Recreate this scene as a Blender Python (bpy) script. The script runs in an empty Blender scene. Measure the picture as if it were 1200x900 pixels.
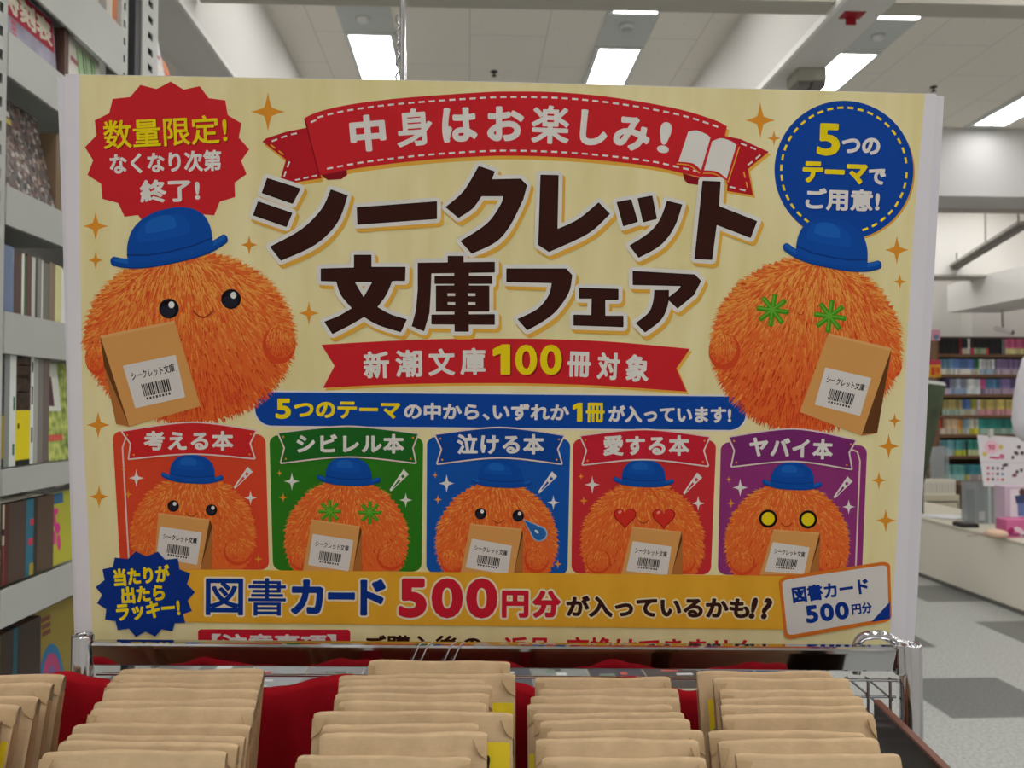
import bpy, bmesh, math, random
import numpy as np
from mathutils import Vector, Matrix
from mathutils.geometry import tessellate_polygon

R = math.radians
SC = bpy.context.scene
COL = SC.collection

# ------------------------------------------------------------------ camera, light, exposure
CAM_Z, YAW, PITCH, F = 1.5, R(2.86), R(1.49), 1000.0
cam_d = bpy.data.cameras.new('camera'); cam_d.sensor_width = 36.0; cam_d.lens = 30.0
cam_d.clip_start = 0.02; cam_d.clip_end = 60
cam = bpy.data.objects.new('camera', cam_d); COL.objects.link(cam)
C_R = Vector((math.cos(YAW), -math.sin(YAW), 0))
C_F = Vector((math.sin(YAW) * math.cos(PITCH), math.cos(YAW) * math.cos(PITCH), math.sin(PITCH)))
C_U = C_R.cross(C_F)
CP = Vector((0, 0, CAM_Z))
m = Matrix((C_R, C_U, -C_F)).transposed().to_4x4(); m.translation = CP
cam.matrix_world = m
SC.camera = cam
cam_d.dof.use_dof = True; cam_d.dof.focus_distance = 0.82; cam_d.dof.aperture_fstop = 11.0

w = bpy.data.worlds.new('world'); SC.world = w; w.use_nodes = True
w.node_tree.nodes['Background'].inputs[0].default_value = (0.8, 0.85, 0.95, 1)
w.node_tree.nodes['Background'].inputs[1].default_value = 0.02
SC.view_settings.view_transform = 'Standard'; SC.view_settings.look = 'None'
SC.view_settings.gamma = 1.0; SC.view_settings.use_curve_mapping = False
SC.view_settings.exposure = 0.47
PANEL_POWER = 6.4
LAMP_COLOR = (1.0, 0.985, 0.965)
SC.cycles.max_bounces = 14; SC.cycles.diffuse_bounces = 9; SC.cycles.glossy_bounces = 6


def ray(px, py):
    px, py = float(px), float(py)
    return (px - 600) / F * C_R - (py - 450) / F * C_U + C_F

def pix(px, py, d): return CP + d * ray(px, py)
def hit(px, py, axis, val):
    r = ray(px, py); return CP + r * ((val - CP[axis]) / r[axis])

# ------------------------------------------------------------------ materials
def lin(h):
    h = h.lstrip('#'); v = [int(h[i:i + 2], 16) / 255 for i in (0, 2, 4)]
    return tuple(c / 12.92 if c <= 0.04045 else ((c + 0.055) / 1.055) ** 2.4 for c in v) + (1,)

_M = {}
def mat(h, rough=0.6, metal=0.0, spec=0.3, kind=None, **k):
    key = (h, rough, metal, spec, kind, tuple(sorted(k.items())))
    if key in _M: return _M[key]
    M = bpy.data.materials.new((kind or 'plain') + '_' + h.lstrip('#')); M.use_nodes = True
    nt = M.node_tree; b = nt.nodes['Principled BSDF']
    b.inputs['Base Color'].default_value = lin(h); b.inputs['Roughness'].default_value = rough
    b.inputs['Metallic'].default_value = metal; b.inputs['Specular IOR Level'].default_value = spec
    if kind: KINDS[kind](nt, b, lin(h), **k)
    _M[key] = M
    return M

def _coord(nt, scale=(1, 1, 1), rot=(0, 0, 0)):
    tc = nt.nodes.new('ShaderNodeTexCoord'); mp = nt.nodes.new('ShaderNodeMapping')
    mp.inputs['Scale'].default_value = scale; mp.inputs['Rotation'].default_value = rot
    nt.links.new(tc.outputs['Object'], mp.inputs[0]); return mp.outputs[0]

def _noise(nt, vec, scale, detail=3, rough=0.5):
    n = nt.nodes.new('ShaderNodeTexNoise'); n.inputs['Scale'].default_value = scale
    n.inputs['Detail'].default_value = detail; n.inputs['Roughness'].default_value = rough
    nt.links.new(vec, n.inputs['Vector']); return n.outputs['Fac']

def _ramp(nt, fac, stops):
    r = nt.nodes.new('ShaderNodeValToRGB'); e = r.color_ramp.elements
    while len(e) < len(stops): e.new(0.5)
    for el, (p, c) in zip(e, stops): el.position = p; el.color = c
    nt.links.new(fac, r.inputs[0]); return r.outputs[0]

def _bump(nt, b, fac, strength, dist=0.001):
    u = nt.nodes.new('ShaderNodeBump'); u.inputs['Strength'].default_value = strength
    u.inputs['Distance'].default_value = dist
    nt.links.new(fac, u.inputs['Height']); nt.links.new(u.outputs[0], b.inputs['Normal'])

def sc_(c, f): return (min(1, c[0] * f), min(1, c[1] * f), min(1, c[2] * f), 1)

def k_noisy(nt, b, c, scale=8.0, amt=0.06, bump=0.0, dist=0.001, stretch=(1, 1, 1)):
    v = _coord(nt, stretch); f = _noise(nt, v, scale, 4)
    nt.links.new(_ramp(nt, f, [(0.3, sc_(c, 1 - amt)), (0.7, sc_(c, 1 + amt))]), b.inputs['Base Color'])
    if bump: _bump(nt, b, f, bump, dist)

def k_print(nt, b, c):           # printed paper with soft diagonal brush streaks
    v = _coord(nt, (22, 1, 3.5), (0, R(-38), 0)); f = _noise(nt, v, 1.6, 3)
    nt.links.new(_ramp(nt, f, [(0.35, sc_(c, 0.93)), (0.68, (min(1, c[0] * 1.02), min(1, c[1] * 1.05), min(1, c[2] * 1.25), 1))]), b.inputs['Base Color'])

def k_kraft(nt, b, c):
    v = _coord(nt); f = _noise(nt, v, 60, 5, 0.6); g = _noise(nt, _coord(nt, (1, 1, 6)), 160, 2)
    mx = nt.nodes.new('ShaderNodeMath'); mx.operation = 'MULTIPLY_ADD'; mx.inputs[1].default_value = 0.35
    nt.links.new(g, mx.inputs[0]); nt.links.new(f, mx.inputs[2])
    nt.links.new(_ramp(nt, mx.outputs[0], [(0.45, sc_(c, 0.9)), (0.9, sc_(c, 1.08))]), b.inputs['Base Color'])
    _bump(nt, b, f, 0.35, 0.0012)

def k_ceiling(nt, b, c):         # acoustic board: small dark pin holes, faint board joints
    v = _coord(nt); vo = nt.nodes.new('ShaderNodeTexVoronoi'); vo.inputs['Scale'].default_value = 26
    nt.links.new(v, vo.inputs['Vector'])
    f = _ramp(nt, vo.outputs['Distance'], [(0.07, sc_(c, 0.62)), (0.13, c)])
    n = _ramp(nt, _noise(nt, v, 9, 3), [(0.44, (1, 1, 1, 1)), (0.54, (0, 0, 0, 1))])
    mx = nt.nodes.new('ShaderNodeMix'); mx.data_type = 'RGBA'
    nt.links.new(n, mx.inputs['Factor']); nt.links.new(f, mx.inputs['A']); mx.inputs['B'].default_value = c
    br = nt.nodes.new('ShaderNodeTexBrick'); br.inputs['Scale'].default_value = 1.0
    br.inputs['Mortar Size'].default_value = 0.004; br.inputs['Brick Width'].default_value = 0.91; br.inputs['Row Height'].default_value = 0.455
    br.inputs['Color1'].default_value = br.inputs['Color2'].default_value = (1, 1, 1, 1); br.inputs['Mortar'].default_value = (0.8, 0.8, 0.8, 1)
    nt.links.new(_coord(nt, (1, 1, 1), (0, 0, R(90))), br.inputs['Vector'])
    m2 = nt.nodes.new('ShaderNodeMix'); m2.data_type = 'RGBA'; m2.blend_type = 'MULTIPLY'; m2.inputs['Factor'].default_value = 1
    nt.links.new(mx.outputs['Result'], m2.inputs['A']); nt.links.new(br.outputs['Color'], m2.inputs['B'])
    nt.links.new(m2.outputs['Result'], b.inputs['Base Color'])

def k_floor(nt, b, c, x0=2.32, y0=4.03, t=0.595):   # speckled vinyl, one dark tile in four
    tc = nt.nodes.new('ShaderNodeTexCoord'); sp = nt.nodes.new('ShaderNodeSeparateXYZ'); nt.links.new(tc.outputs['Object'], sp.inputs[0])
    outs = []
    for ax, o in (('X', x0), ('Y', y0)):
        a = nt.nodes.new('ShaderNodeMath'); a.operation = 'SUBTRACT'; a.inputs[1].default_value = o - 40 * t; nt.links.new(sp.outputs[ax], a.inputs[0])
        d = nt.nodes.new('ShaderNodeMath'); d.operation = 'DIVIDE'; d.inputs[1].default_value = 2 * t; nt.links.new(a.outputs[0], d.inputs[0])
        fr = nt.nodes.new('ShaderNodeMath'); fr.operation = 'FRACT'; nt.links.new(d.outputs[0], fr.inputs[0])
        l = nt.nodes.new('ShaderNodeMath'); l.operation = 'LESS_THAN'; l.inputs[1].default_value = 0.5; nt.links.new(fr.outputs[0], l.inputs[0]); outs.append(l.outputs[0])
    mu = nt.nodes.new('ShaderNodeMath'); mu.operation = 'MULTIPLY'; nt.links.new(outs[0], mu.inputs[0]); nt.links.new(outs[1], mu.inputs[1])
    f = _noise(nt, _coord(nt), 60, 3, 0.7)
    A = _ramp(nt, f, [(0.38, sc_(c, 0.72)), (0.62, sc_(c, 1.12))]); B = _ramp(nt, f, [(0.35, sc_(c, 0.24)), (0.65, sc_(c, 0.44))])
    mx = nt.nodes.new('ShaderNodeMix'); mx.data_type = 'RGBA'; nt.links.new(mu.outputs[0], mx.inputs['Factor'])
    nt.links.new(A, mx.inputs['A']); nt.links.new(B, mx.inputs['B']); nt.links.new(mx.outputs['Result'], b.inputs['Base Color'])

def k_emit(nt, b, c, power=6.0):
    b.inputs['Emission Color'].default_value = LAMP_COLOR + (1,); b.inputs['Emission Strength'].default_value = power

def k_glass(nt, b, c, alpha=0.25):
    b.inputs['Alpha'].default_value = alpha

def k_crowd(nt, b, c):           # a busy cover photograph
    v = _coord(nt); vo = nt.nodes.new('ShaderNodeTexVoronoi'); vo.inputs['Scale'].default_value = 90; nt.links.new(v, vo.inputs['Vector'])
    sp = nt.nodes.new('ShaderNodeSeparateColor'); nt.links.new(vo.outputs['Color'], sp.inputs[0])
    nt.links.new(_ramp(nt, sp.outputs[0], [(0.0, lin('#2c2a2a')), (0.3, lin('#5b5350')), (0.55, lin('#6e4a46')), (0.66, lin('#8f8474')), (0.8, lin('#565256')), (1.0, lin('#b4aca2'))]), b.inputs['Base Color'])

def k_foliage(nt, b, c, hi='#c8d070'):
    f = _noise(nt, _coord(nt), 40, 4)
    nt.links.new(_ramp(nt, f, [(0.35, c), (0.65, lin(hi))]), b.inputs['Base Color'])

KINDS = dict(noisy=k_noisy, print=k_print, kraft=k_kraft, ceiling=k_ceiling, floor=k_floor, emit=k_emit, glass=k_glass, crowd=k_crowd, foliage=k_foliage)

CHROME = mat('#c8c8cc', 0.09, 1.0, 0.5)
GREYMETAL = mat('#b4b6b2', 0.45, 0.0, 0.4, 'noisy', scale=5.0, amt=0.03)
DARK = mat('#15110f', 0.8)

# ------------------------------------------------------------------ mesh building
class MB:
    def __init__(s): s.v = []; s.f = []; s.m = []; s.mats = []; s.smooth = []
    def mi(s, M):
        if M not in s.mats: s.mats.append(M)
        return s.mats.index(M)
    def face(s, pts, M, sm=False):
        b = len(s.v); s.v += [tuple(p) for p in pts]; s.f.append(list(range(b, b + len(pts)))); s.m.append(s.mi(M)); s.smooth.append(sm)
    def mesh(s, verts, faces, M, sm=False):
        b = len(s.v); s.v += [tuple(p) for p in verts]; k = s.mi(M)
        for f in faces: s.f.append([b + i for i in f]); s.m.append(k); s.smooth.append(sm)
    def box(s, a, b, M, X=None):
        (x0, y0, z0), (x1, y1, z1) = a, b
        P = [Vector(p) for p in ((x0, y0, z0), (x1, y0, z0), (x1, y1, z0), (x0, y1, z0), (x0, y0, z1), (x1, y0, z1), (x1, y1, z1), (x0, y1, z1))]
        if X: P = [X @ p for p in P]
        s.mesh(P, [(0, 3, 2, 1), (4, 5, 6, 7), (0, 1, 5, 4), (1, 2, 6, 5), (2, 3, 7, 6), (3, 0, 4, 7)], M)
    def tube(s, pts, r, M, n=14, cap=True):
        pts = [Vector(p) for p in pts]; rings = []; up = None
        for i, p in enumerate(pts):
            t = (pts[min(i + 1, len(pts) - 1)] - pts[max(i - 1, 0)]).normalized()
            if up is None: up = t.orthogonal().normalized()
            up = (up - t * up.dot(t)).normalized(); sd = t.cross(up)
            rings.append([p + r * (math.cos(2 * math.pi * k / n) * up + math.sin(2 * math.pi * k / n) * sd) for k in range(n)])
        V = [q for g in rings for q in g]; Fs = []
        for i in range(len(pts) - 1):
            for k in range(n): Fs.append((i * n + k, i * n + (k + 1) % n, (i + 1) * n + (k + 1) % n, (i + 1) * n + k))
        s.mesh(V, Fs, M, True)
        if cap:
            s.face(rings[0][::-1], M); s.face(rings[-1], M)
    def lathe(s, c, prof, M, n=24, axis=Vector((0, 0, 1))):
        c = Vector(c); axis = axis.normalized(); u = axis.orthogonal().normalized(); v = axis.cross(u); V = []; Fs = []
        for (r, z) in prof:
            for k in range(n): V.append(c + axis * z + r * (math.cos(2 * math.pi * k / n) * u + math.sin(2 * math.pi * k / n) * v))
        for i in range(len(prof) - 1):
            for k in range(n): Fs.append((i * n + k, i * n + (k + 1) % n, (i + 1) * n + (k + 1) % n, (i + 1) * n + k))
        s.mesh(V, Fs, M, True)
    def prism(s, poly, h, M, fn):
        """poly of (a, b) pairs extruded from 0 to h; fn(a, b, c) maps to space"""
        n = len(poly); lo = [fn(a, b, 0) for a, b in poly]; hi = [fn(a, b, h) for a, b in poly]
        s.face(lo[::-1], M); s.face(hi, M)
        for i in range(n): j = (i + 1) % n; s.face([lo[i], lo[j], hi[j], hi[i]], M)
    def build(s, name, parent=None, loc=None, bevel=0, rot=None):
        me = bpy.data.meshes.new(name)
        o = bpy.data.objects.new(name, me); COL.objects.link(o)
        off = Vector((0, 0, 0))
        if parent is not None:
            o.parent = parent; off = Vector(parent.get('_w', (0, 0, 0)))
            o['_w'] = list(off)
        elif loc is not None:
            off = Vector(loc); o.location = off; o['_w'] = list(off)
        elif loc is None and s.v:
            a = np.array(s.v); off = Vector(((a[:, 0].min() + a[:, 0].max()) / 2, (a[:, 1].min() + a[:, 1].max()) / 2, a[:, 2].min()))
            o.location = off; o['_w'] = list(off)
        me.from_pydata([tuple(Vector(p) - off) for p in s.v], [], s.f)
        for M in s.mats: me.materials.append(M)
        me.polygons.foreach_set('material_index', s.m); me.polygons.foreach_set('use_smooth', s.smooth)
        me.update()
        if bevel:
            bm = bmesh.new(); bm.from_mesh(me); bmesh.ops.remove_doubles(bm, verts=bm.verts, dist=1e-6); bm.to_mesh(me); bm.free()
            b = o.modifiers.new('bevel', 'BEVEL'); b.width = bevel; b.segments = 2; b.limit_method = 'ANGLE'; b.angle_limit = R(40)
        return o

def tag(o, label=None, cat=None, group=None, kind=None):
    for k, v in (('label', label), ('category', cat), ('group', group), ('kind', kind)):
        if v: o[k] = v
    return o

def thing(name, label, cat, loc, group=None):
    o = bpy.data.objects.new(name, None); COL.objects.link(o); o.location = loc; o['_w'] = list(loc); o.empty_display_size = 0.05
    return tag(o, label, cat, group)

# ------------------------------------------------------------------ signed distance shapes (lettering)
_G = {}
def glyph(ch):
    """outline segments of one character of the built-in typeface, em = 1"""
    if ch in _G: return _G[ch]
    if ch == '1':
        p = np.array([(.02, .47), (.02, .59), (.21, .70), (.36, .70), (.36, 0), (.20, 0), (.20, .55)])
        _G[ch] = np.concatenate([p, np.roll(p, -1, axis=0)], axis=1); return _G[ch]
    c = bpy.data.curves.new('t', 'FONT'); c.body = ch; c.size = 1.0; c.fill_mode = 'NONE'; c.resolution_u = 4
    o = bpy.data.objects.new('t', c); COL.objects.link(o)
    bpy.context.view_layer.update()
    me = bpy.data.meshes.new_from_object(o.evaluated_get(bpy.context.evaluated_depsgraph_get()))
    v = np.array([(p.co.x, p.co.y) for p in me.vertices]); e = np.array([tuple(x.vertices) for x in me.edges])
    seg = np.concatenate([v[e[:, 0]], v[e[:, 1]]], axis=1) if len(e) else np.zeros((0, 4))
    bpy.data.objects.remove(o); bpy.data.curves.remove(c); bpy.data.meshes.remove(me)
    _G[ch] = seg
    return seg

NARROW = {'!': 0.34, '?': 0.55, '1': 0.56, '0': 0.57, '5': 0.57, '、': 0.5, '・': 0.6}
def string_segs(s, track=0.0):
    x = 0; out = []
    for ch in s:
        g = glyph(ch).copy(); a = NARROW.get(ch, 1.0)
        if ch in NARROW:
            w0 = g[:, [0, 2]].min(); w1 = g[:, [0, 2]].max(); g[:, [0, 2]] += (a - (w1 - w0)) / 2 - w0
            if ch in '150': g[:, [1, 3]] *= 1.12
        g[:, [0, 2]] += x; x += a + track; out.append(g)
    return np.concatenate(out)

def text_segs(s, cx, cy, w_, h_, ang=0, track=0.0, shear=0.0):
    g = string_segs(s, track)
    xs = g[:, [0, 2]]; ys = g[:, [1, 3]]
    x0, x1, y0, y1 = xs.min(), xs.max(), ys.min(), ys.max()
    u = ((xs - x0) / (x1 - x0) - 0.5) * w_; v = -((ys - y0) / max(1e-6, (y1 - y0)) - 0.5) * h_
    u = u - v * shear
    a = R(ang); c, sn = math.cos(a), math.sin(a)
    X = cx + u * c + v * sn; Y = cy - u * sn + v * c
    return np.stack([X[:, 0], Y[:, 0], X[:, 1], Y[:, 1]], axis=1)

def poly_segs(polys):
    out = []
    for p in polys:
        p = np.array(p, float); out.append(np.concatenate([p, np.roll(p, -1, axis=0)], axis=1))
    return np.concatenate(out)

def sdf_faces(seg, off, cell, pad):
    """polygons covering {distance <= off}; seg in pixel units, non-zero winding"""
    x0 = seg[:, [0, 2]].min() - pad; x1 = seg[:, [0, 2]].max() + pad; y0 = seg[:, [1, 3]].min() - pad; y1 = seg[:, [1, 3]].max() + pad
    nx = int((x1 - x0) / cell) + 2; ny = int((y1 - y0) / cell) + 2
    gx = x0 + cell * np.arange(nx); gy = y0 + cell * np.arange(ny) + 1e-4
    D = np.full((ny, nx), pad * 2.0); W = np.zeros((ny, nx + 1), int); win = off + 3 * cell + 0.5
    for ax, ay, bx, by in seg:
        i0 = max(0, int((min(ax, bx) - win - x0) / cell)); i1 = min(nx, int((max(ax, bx) + win - x0) / cell) + 2)
        j0 = max(0, int((min(ay, by) - win - y0) / cell)); j1 = min(ny, int((max(ay, by) + win - y0) / cell) + 2)
        X, Y = gx[None, i0:i1], gy[j0:j1, None]; dx, dy = bx - ax, by - ay; L = dx * dx + dy * dy + 1e-12
        t = np.clip(((X - ax) * dx + (Y - ay) * dy) / L, 0, 1)
        D[j0:j1, i0:i1] = np.minimum(D[j0:j1, i0:i1], np.hypot(X - ax - t * dx, Y - ay - t * dy))
        lo, hi, sg = (ay, by, 1) if ay < by else (by, ay, -1)
        js = np.nonzero((gy >= lo) & (gy < hi))[0]
        if len(js):
            xi = ax + (gy[js] - ay) / dy * dx
            W[js, np.clip(np.ceil((xi - x0) / cell).astype(int), 0, nx)] += sg
    ins = np.cumsum(W, axis=1)[:, :nx] != 0
    S = np.where(ins, -D, D) - off - 1e-6
    P = S <= 0; out = []
    full = P[:-1, :-1] & P[1:, :-1] & P[:-1, 1:] & P[1:, 1:]; anyp = P[:-1, :-1] | P[1:, :-1] | P[:-1, 1:] | P[1:, 1:]
    for j in range(ny - 1):
        row = full[j]; d = np.diff(np.concatenate([[0], row.astype(int), [0]])); st = np.nonzero(d == 1)[0]; en = np.nonzero(d == -1)[0]
        for a, b in zip(st, en): out.append([(gx[a], gy[j]), (gx[b], gy[j]), (gx[b], gy[j + 1]), (gx[a], gy[j + 1])])
        for i in np.nonzero(anyp[j] & ~row)[0]:
            c = [(gx[i], gy[j], S[j, i]), (gx[i + 1], gy[j], S[j, i + 1]), (gx[i + 1], gy[j + 1], S[j + 1, i + 1]), (gx[i], gy[j + 1], S[j + 1, i])]
            pg = []
            for k in range(4):
                p, q = c[k], c[(k + 1) % 4]
                if p[2] <= 0: pg.append(p[:2])
                if (p[2] <= 0) != (q[2] <= 0):
                    t = p[2] / (p[2] - q[2]); pg.append((p[0] + t * (q[0] - p[0]), p[1] + t * (q[1] - p[1])))
            if len(pg) >= 3: out.append(pg)
    return out

# ------------------------------------------------------------------ a flat printed sheet: draws land on a plane, stacked as ink layers
class Sheet:
    def __init__(s, A, B, C_, step=0.00004, base=0.0004):
        s.o = A; s.n = (B - A).cross(C_ - A).normalized()
        if s.n.dot(CP - A) < 0: s.n = -s.n
        s.step = step; s.base = base
    def at(s, x, y, lay=0):
        r = ray(x, y); q = s.o + s.n * (s.base + lay * s.step if lay >= 0 else lay)
        return CP + r * ((q - CP).dot(s.n) / r.dot(s.n))
    def quad(s, mb, pts, M, lay):
        P = [s.at(x, y, lay) for x, y in pts]
        if (P[1] - P[0]).cross(P[2] - P[0]).dot(s.n) < 0: P = P[::-1]
        mb.face(P, M)
    def poly(s, mb, pts, M, lay):
        P = [Vector((x, y, 0)) for x, y in pts]
        V = [s.at(x, y, lay) for x, y in pts]; Fs = []
        for a, b, c in tessellate_polygon([P]):
            if (V[b] - V[a]).cross(V[c] - V[a]).dot(s.n) < 0: b, c = c, b
            Fs.append((a, b, c))
        mb.mesh(V, Fs, M)
    def shape(s, mb, seg, M, lay, off=0.0, cell=0.6):
        V = []; Fs = []; ix = {}
        for pg in sdf_faces(seg, off, cell, off + 2 * cell + 0.5):
            f = []
            for p in pg:
                k = (round(p[0], 3), round(p[1], 3))
                if k not in ix: ix[k] = len(V); V.append(s.at(p[0], p[1], lay))
                if not f or f[-1] != ix[k]: f.append(ix[k])
            if len(f) > 1 and f[0] == f[-1]: f.pop()
            if len(f) >= 3: Fs.append(f[::-1])
        mb.mesh(V, Fs, M)
    def text(s, mb, st, cx, cy, w_, h_, M, lay, ang=0, bold=0.8, out=None, oM=None, sh=None, shM=None, cell=None, shear=0, track=0.0):
        cell = cell or max(0.22, min(0.7, h_ / 46))
        b = max(0.0, bold)
        seg = text_segs(st, cx, cy, w_ - 2 * b, h_ - 2 * b, ang, track, shear)
        if sh: s.shape(mb, seg + np.array([sh[0], sh[1]] * 2), shM, lay, b + (out or 0), cell * 1.2)
        if out: s.shape(mb, seg, oM, lay + 1, b + out, cell * 1.2)
        s.shape(mb, seg, M, lay + 2, b, cell)
    def ell(s, mb, cx, cy, rx, ry, M, lay, ang=0, n=40, a0=0, a1=360):
        a = R(ang); pts = []
        for k in range(n + (a1 - a0 < 360)):
            t = R(a0 + (a1 - a0) * k / n); u, v = rx * math.cos(t), ry * math.sin(t)
            pts.append((cx + u * math.cos(a) + v * math.sin(a), cy - u * math.sin(a) + v * math.cos(a)))
        s.quad(mb, pts, M, lay)
    def line(s, mb, pts, wd, M, lay, closed=False):
        pts = [np.array(p, float) for p in pts]; n = len(pts); L = []; Rr = []
        for i in range(n):
            a = pts[i - 1] if (i > 0 or closed) else pts[i]; b = pts[(i + 1) % n] if (i < n - 1 or closed) else pts[i]
            t = b - a; t = t / (np.linalg.norm(t) + 1e-9); nn = np.array([-t[1], t[0]]); L.append(pts[i] + nn * wd / 2); Rr.append(pts[i] - nn * wd / 2)
        for i in range(n if closed else n - 1):
            j = (i + 1) % n; s.quad(mb, [L[i], L[j], Rr[j], Rr[i]], M, lay)
    def dash(s, mb, pts, wd, M, lay, dash=7, gap=5, closed=False):
        pts = [np.array(p, float) for p in pts] + ([np.array(pts[0], float)] if closed else [])
        d = [0]
        for a, b in zip(pts, pts[1:]): d.append(d[-1] + np.linalg.norm(b - a))
        def P(t):
            for i in range(len(pts) - 1):
                if t <= d[i + 1] or i == len(pts) - 2: return pts[i] + (pts[i + 1] - pts[i]) * (t - d[i]) / max(1e-9, d[i + 1] - d[i])
        t = gap / 2
        while t + dash <= d[-1]: s.line(mb, [P(t), P(t + dash / 2), P(t + dash)], wd, M, lay); t += dash + gap
    def star(s, mb, cx, cy, rx, ry, M, lay):
        pts = []
        for q in range(4):
            a0 = q * math.pi / 2
            for t in (0, 0.2, 0.5, 0.8):
                k = (1 - t) ** 1.9 if t < 0.5 else 0.0
                if t == 0.5: u = v = 0.22
                elif t < 0.5: u, v = (0.22 + (1 - 0.22) * (1 - t * 2) ** 1.25, 0.22 * t * 2 * 0.9)
                else: u, v = (0.22 * (1 - t) * 2 * 0.9, 0.22 + (1 - 0.22) * (t * 2 - 1) ** 1.25)
                if t == 0: u, v = 1, 0
                pts.append((cx + rx * (u * math.cos(a0) - v * math.sin(a0)), cy + ry * (u * math.sin(a0) + v * math.cos(a0))))
        s.poly(mb, pts, M, lay)

def smooth(pts, n=6):
    """Catmull-Rom through open points"""
    P = [np.array(p, float) for p in pts]; out = []
    for i in range(len(P) - 1):
        a, b, c, d = P[max(i - 1, 0)], P[i], P[i + 1], P[min(i + 2, len(P) - 1)]
        for k in range(n):
            t = k / n; out.append(tuple(0.5 * (2 * b + (c - a) * t + (2 * a - 5 * b + 4 * c - d) * t * t + (3 * b - a - 3 * c + d) * t ** 3)))
    out.append(tuple(P[-1])); return out

def rrect(x0, y0, x1, y1, r, n=5):
    out = []
    for cx, cy, a in ((x1 - r, y0 + r, -90), (x1 - r, y1 - r, 0), (x0 + r, y1 - r, 90), (x0 + r, y0 + r, 180)):
        for k in range(n + 1): t = R(a + 90 * k / n); out.append((cx + r * math.cos(t), cy + r * math.sin(t)))
    return out

def quadmap(q):
    """unit square -> quad TL TR BR BL"""
    q = [np.array(p, float) for p in q]
    return lambda u, v: tuple((q[0] * (1 - u) + q[1] * u) * (1 - v) + (q[3] * (1 - u) + q[2] * u) * v)

#@@SHELL
# ================================================================== THE SETTING
CEIL = 3.70
X0, X1, Y0, Y1 = -1.36, 8.2, -3.2, 10.5
WALLM = mat('#dcdad6', 0.7, 0, 0.2, 'noisy', scale=1.5, amt=0.015)
WALLW = mat('#e6e4e2', 0.7, 0, 0.2, 'noisy', scale=1.5, amt=0.015)
def struct(name, mb, **k): return tag(mb.build(name, **k), kind='structure')
mb = MB(); mb.box((X0 - .1, Y0 - .1, -0.1), (X1 + .1, Y1 + .1, 0), mat('#acaeab', 0.35, 0, 0.4, 'floor')); struct('floor', mb, loc=(0, 0, 0))
mb = MB(); mb.box((X0 - .1, Y0 - .1, CEIL), (X1 + .1, Y1 + .1, CEIL + .1), mat('#ebe6dd', 0.8, 0, 0.1, 'ceiling')); struct('ceiling', mb, loc=(0, 0, 0))
mb = MB(); mb.box((X0 - .1, Y0, 0), (X0, Y1, CEIL), WALLM); struct('wall_left', mb)
mb = MB(); mb.box((X1, Y0, 0), (X1 + .1, Y1, CEIL), WALLM); struct('wall_right', mb)
mb = MB(); mb.box((X0, Y0 - .1, 0), (X1, Y0, CEIL), WALLM); struct('wall_front', mb)
mb = MB(); mb.box((X0, Y1, 0), (X1, Y1 + .1, CEIL), WALLM); mb.box((6.22, Y1 - .25, 0), (X1, Y1, CEIL), WALLM); struct('wall_back', mb)
# downstand beams
BZ = 3.155
mb = MB(); mb.box((X0, Y0, 3.067), (-1.124, Y1, CEIL), WALLM); struct('beam_left', mb)
mb = MB(); mb.box((-1.128, Y0, 3.052), (-1.112, Y1, 3.075), WALLW); struct('trim_1', mb)
mb = MB(); mb.box((1.52, Y0, BZ), (1.74, 6.5, CEIL), WALLM); struct('beam_middle', mb)
mb = MB(); mb.box((1.506, Y0, BZ - .012), (1.526, 6.5, BZ + .02), mat('#f0efec', .5)); struct('trim_2', mb)
ba, bb = hit(600, 10.5, 2, BZ + .01), hit(1200, 22, 2, BZ + .01); ba, bb = ba.lerp(bb, (-1.11 - ba.x) / (bb.x - ba.x)), ba.lerp(bb, (X1 - ba.x) / (bb.x - ba.x))
mb = MB(); mb.prism([(ba.x, ba.y - .12), (bb.x, bb.y - .12), (bb.x, bb.y), (ba.x, ba.y)], CEIL - BZ - .01, mat('#bdb8ae', .7), lambda a, b, c: (a, b, BZ + .01 + c)); struct('beam_cross', mb)
BYT = ba.lerp(bb, (1.61 - ba.x) / (bb.x - ba.x)).y - .12
mb = MB(); mb.box((1.0, 6.5, BZ), (X1, 6.92, CEIL), mat('#c6c5c5', .7)); struct('beam_far', mb)
mb = MB(); mb.box((1.0, 6.90, BZ - .03), (X1, 6.95, BZ + .02), mat('#b9b2ac', .6)); struct('trim_3', mb)
mb = MB(); mb.box((1.0, 9.0, 2.93), (X1, 9.3, CEIL), WALLM); struct('beam_rear', mb)
mb = MB(); mb.box((1.0, 8.985, 2.91), (X1, 9.3, 2.932), mat('#aaa69f', .6)); struct('trim_4', mb)
mb = MB(); mb.box((5.62, 6.96, 2.6), (6.25, 9.75, 2.93), WALLW); struct('beam_right', mb)
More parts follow.
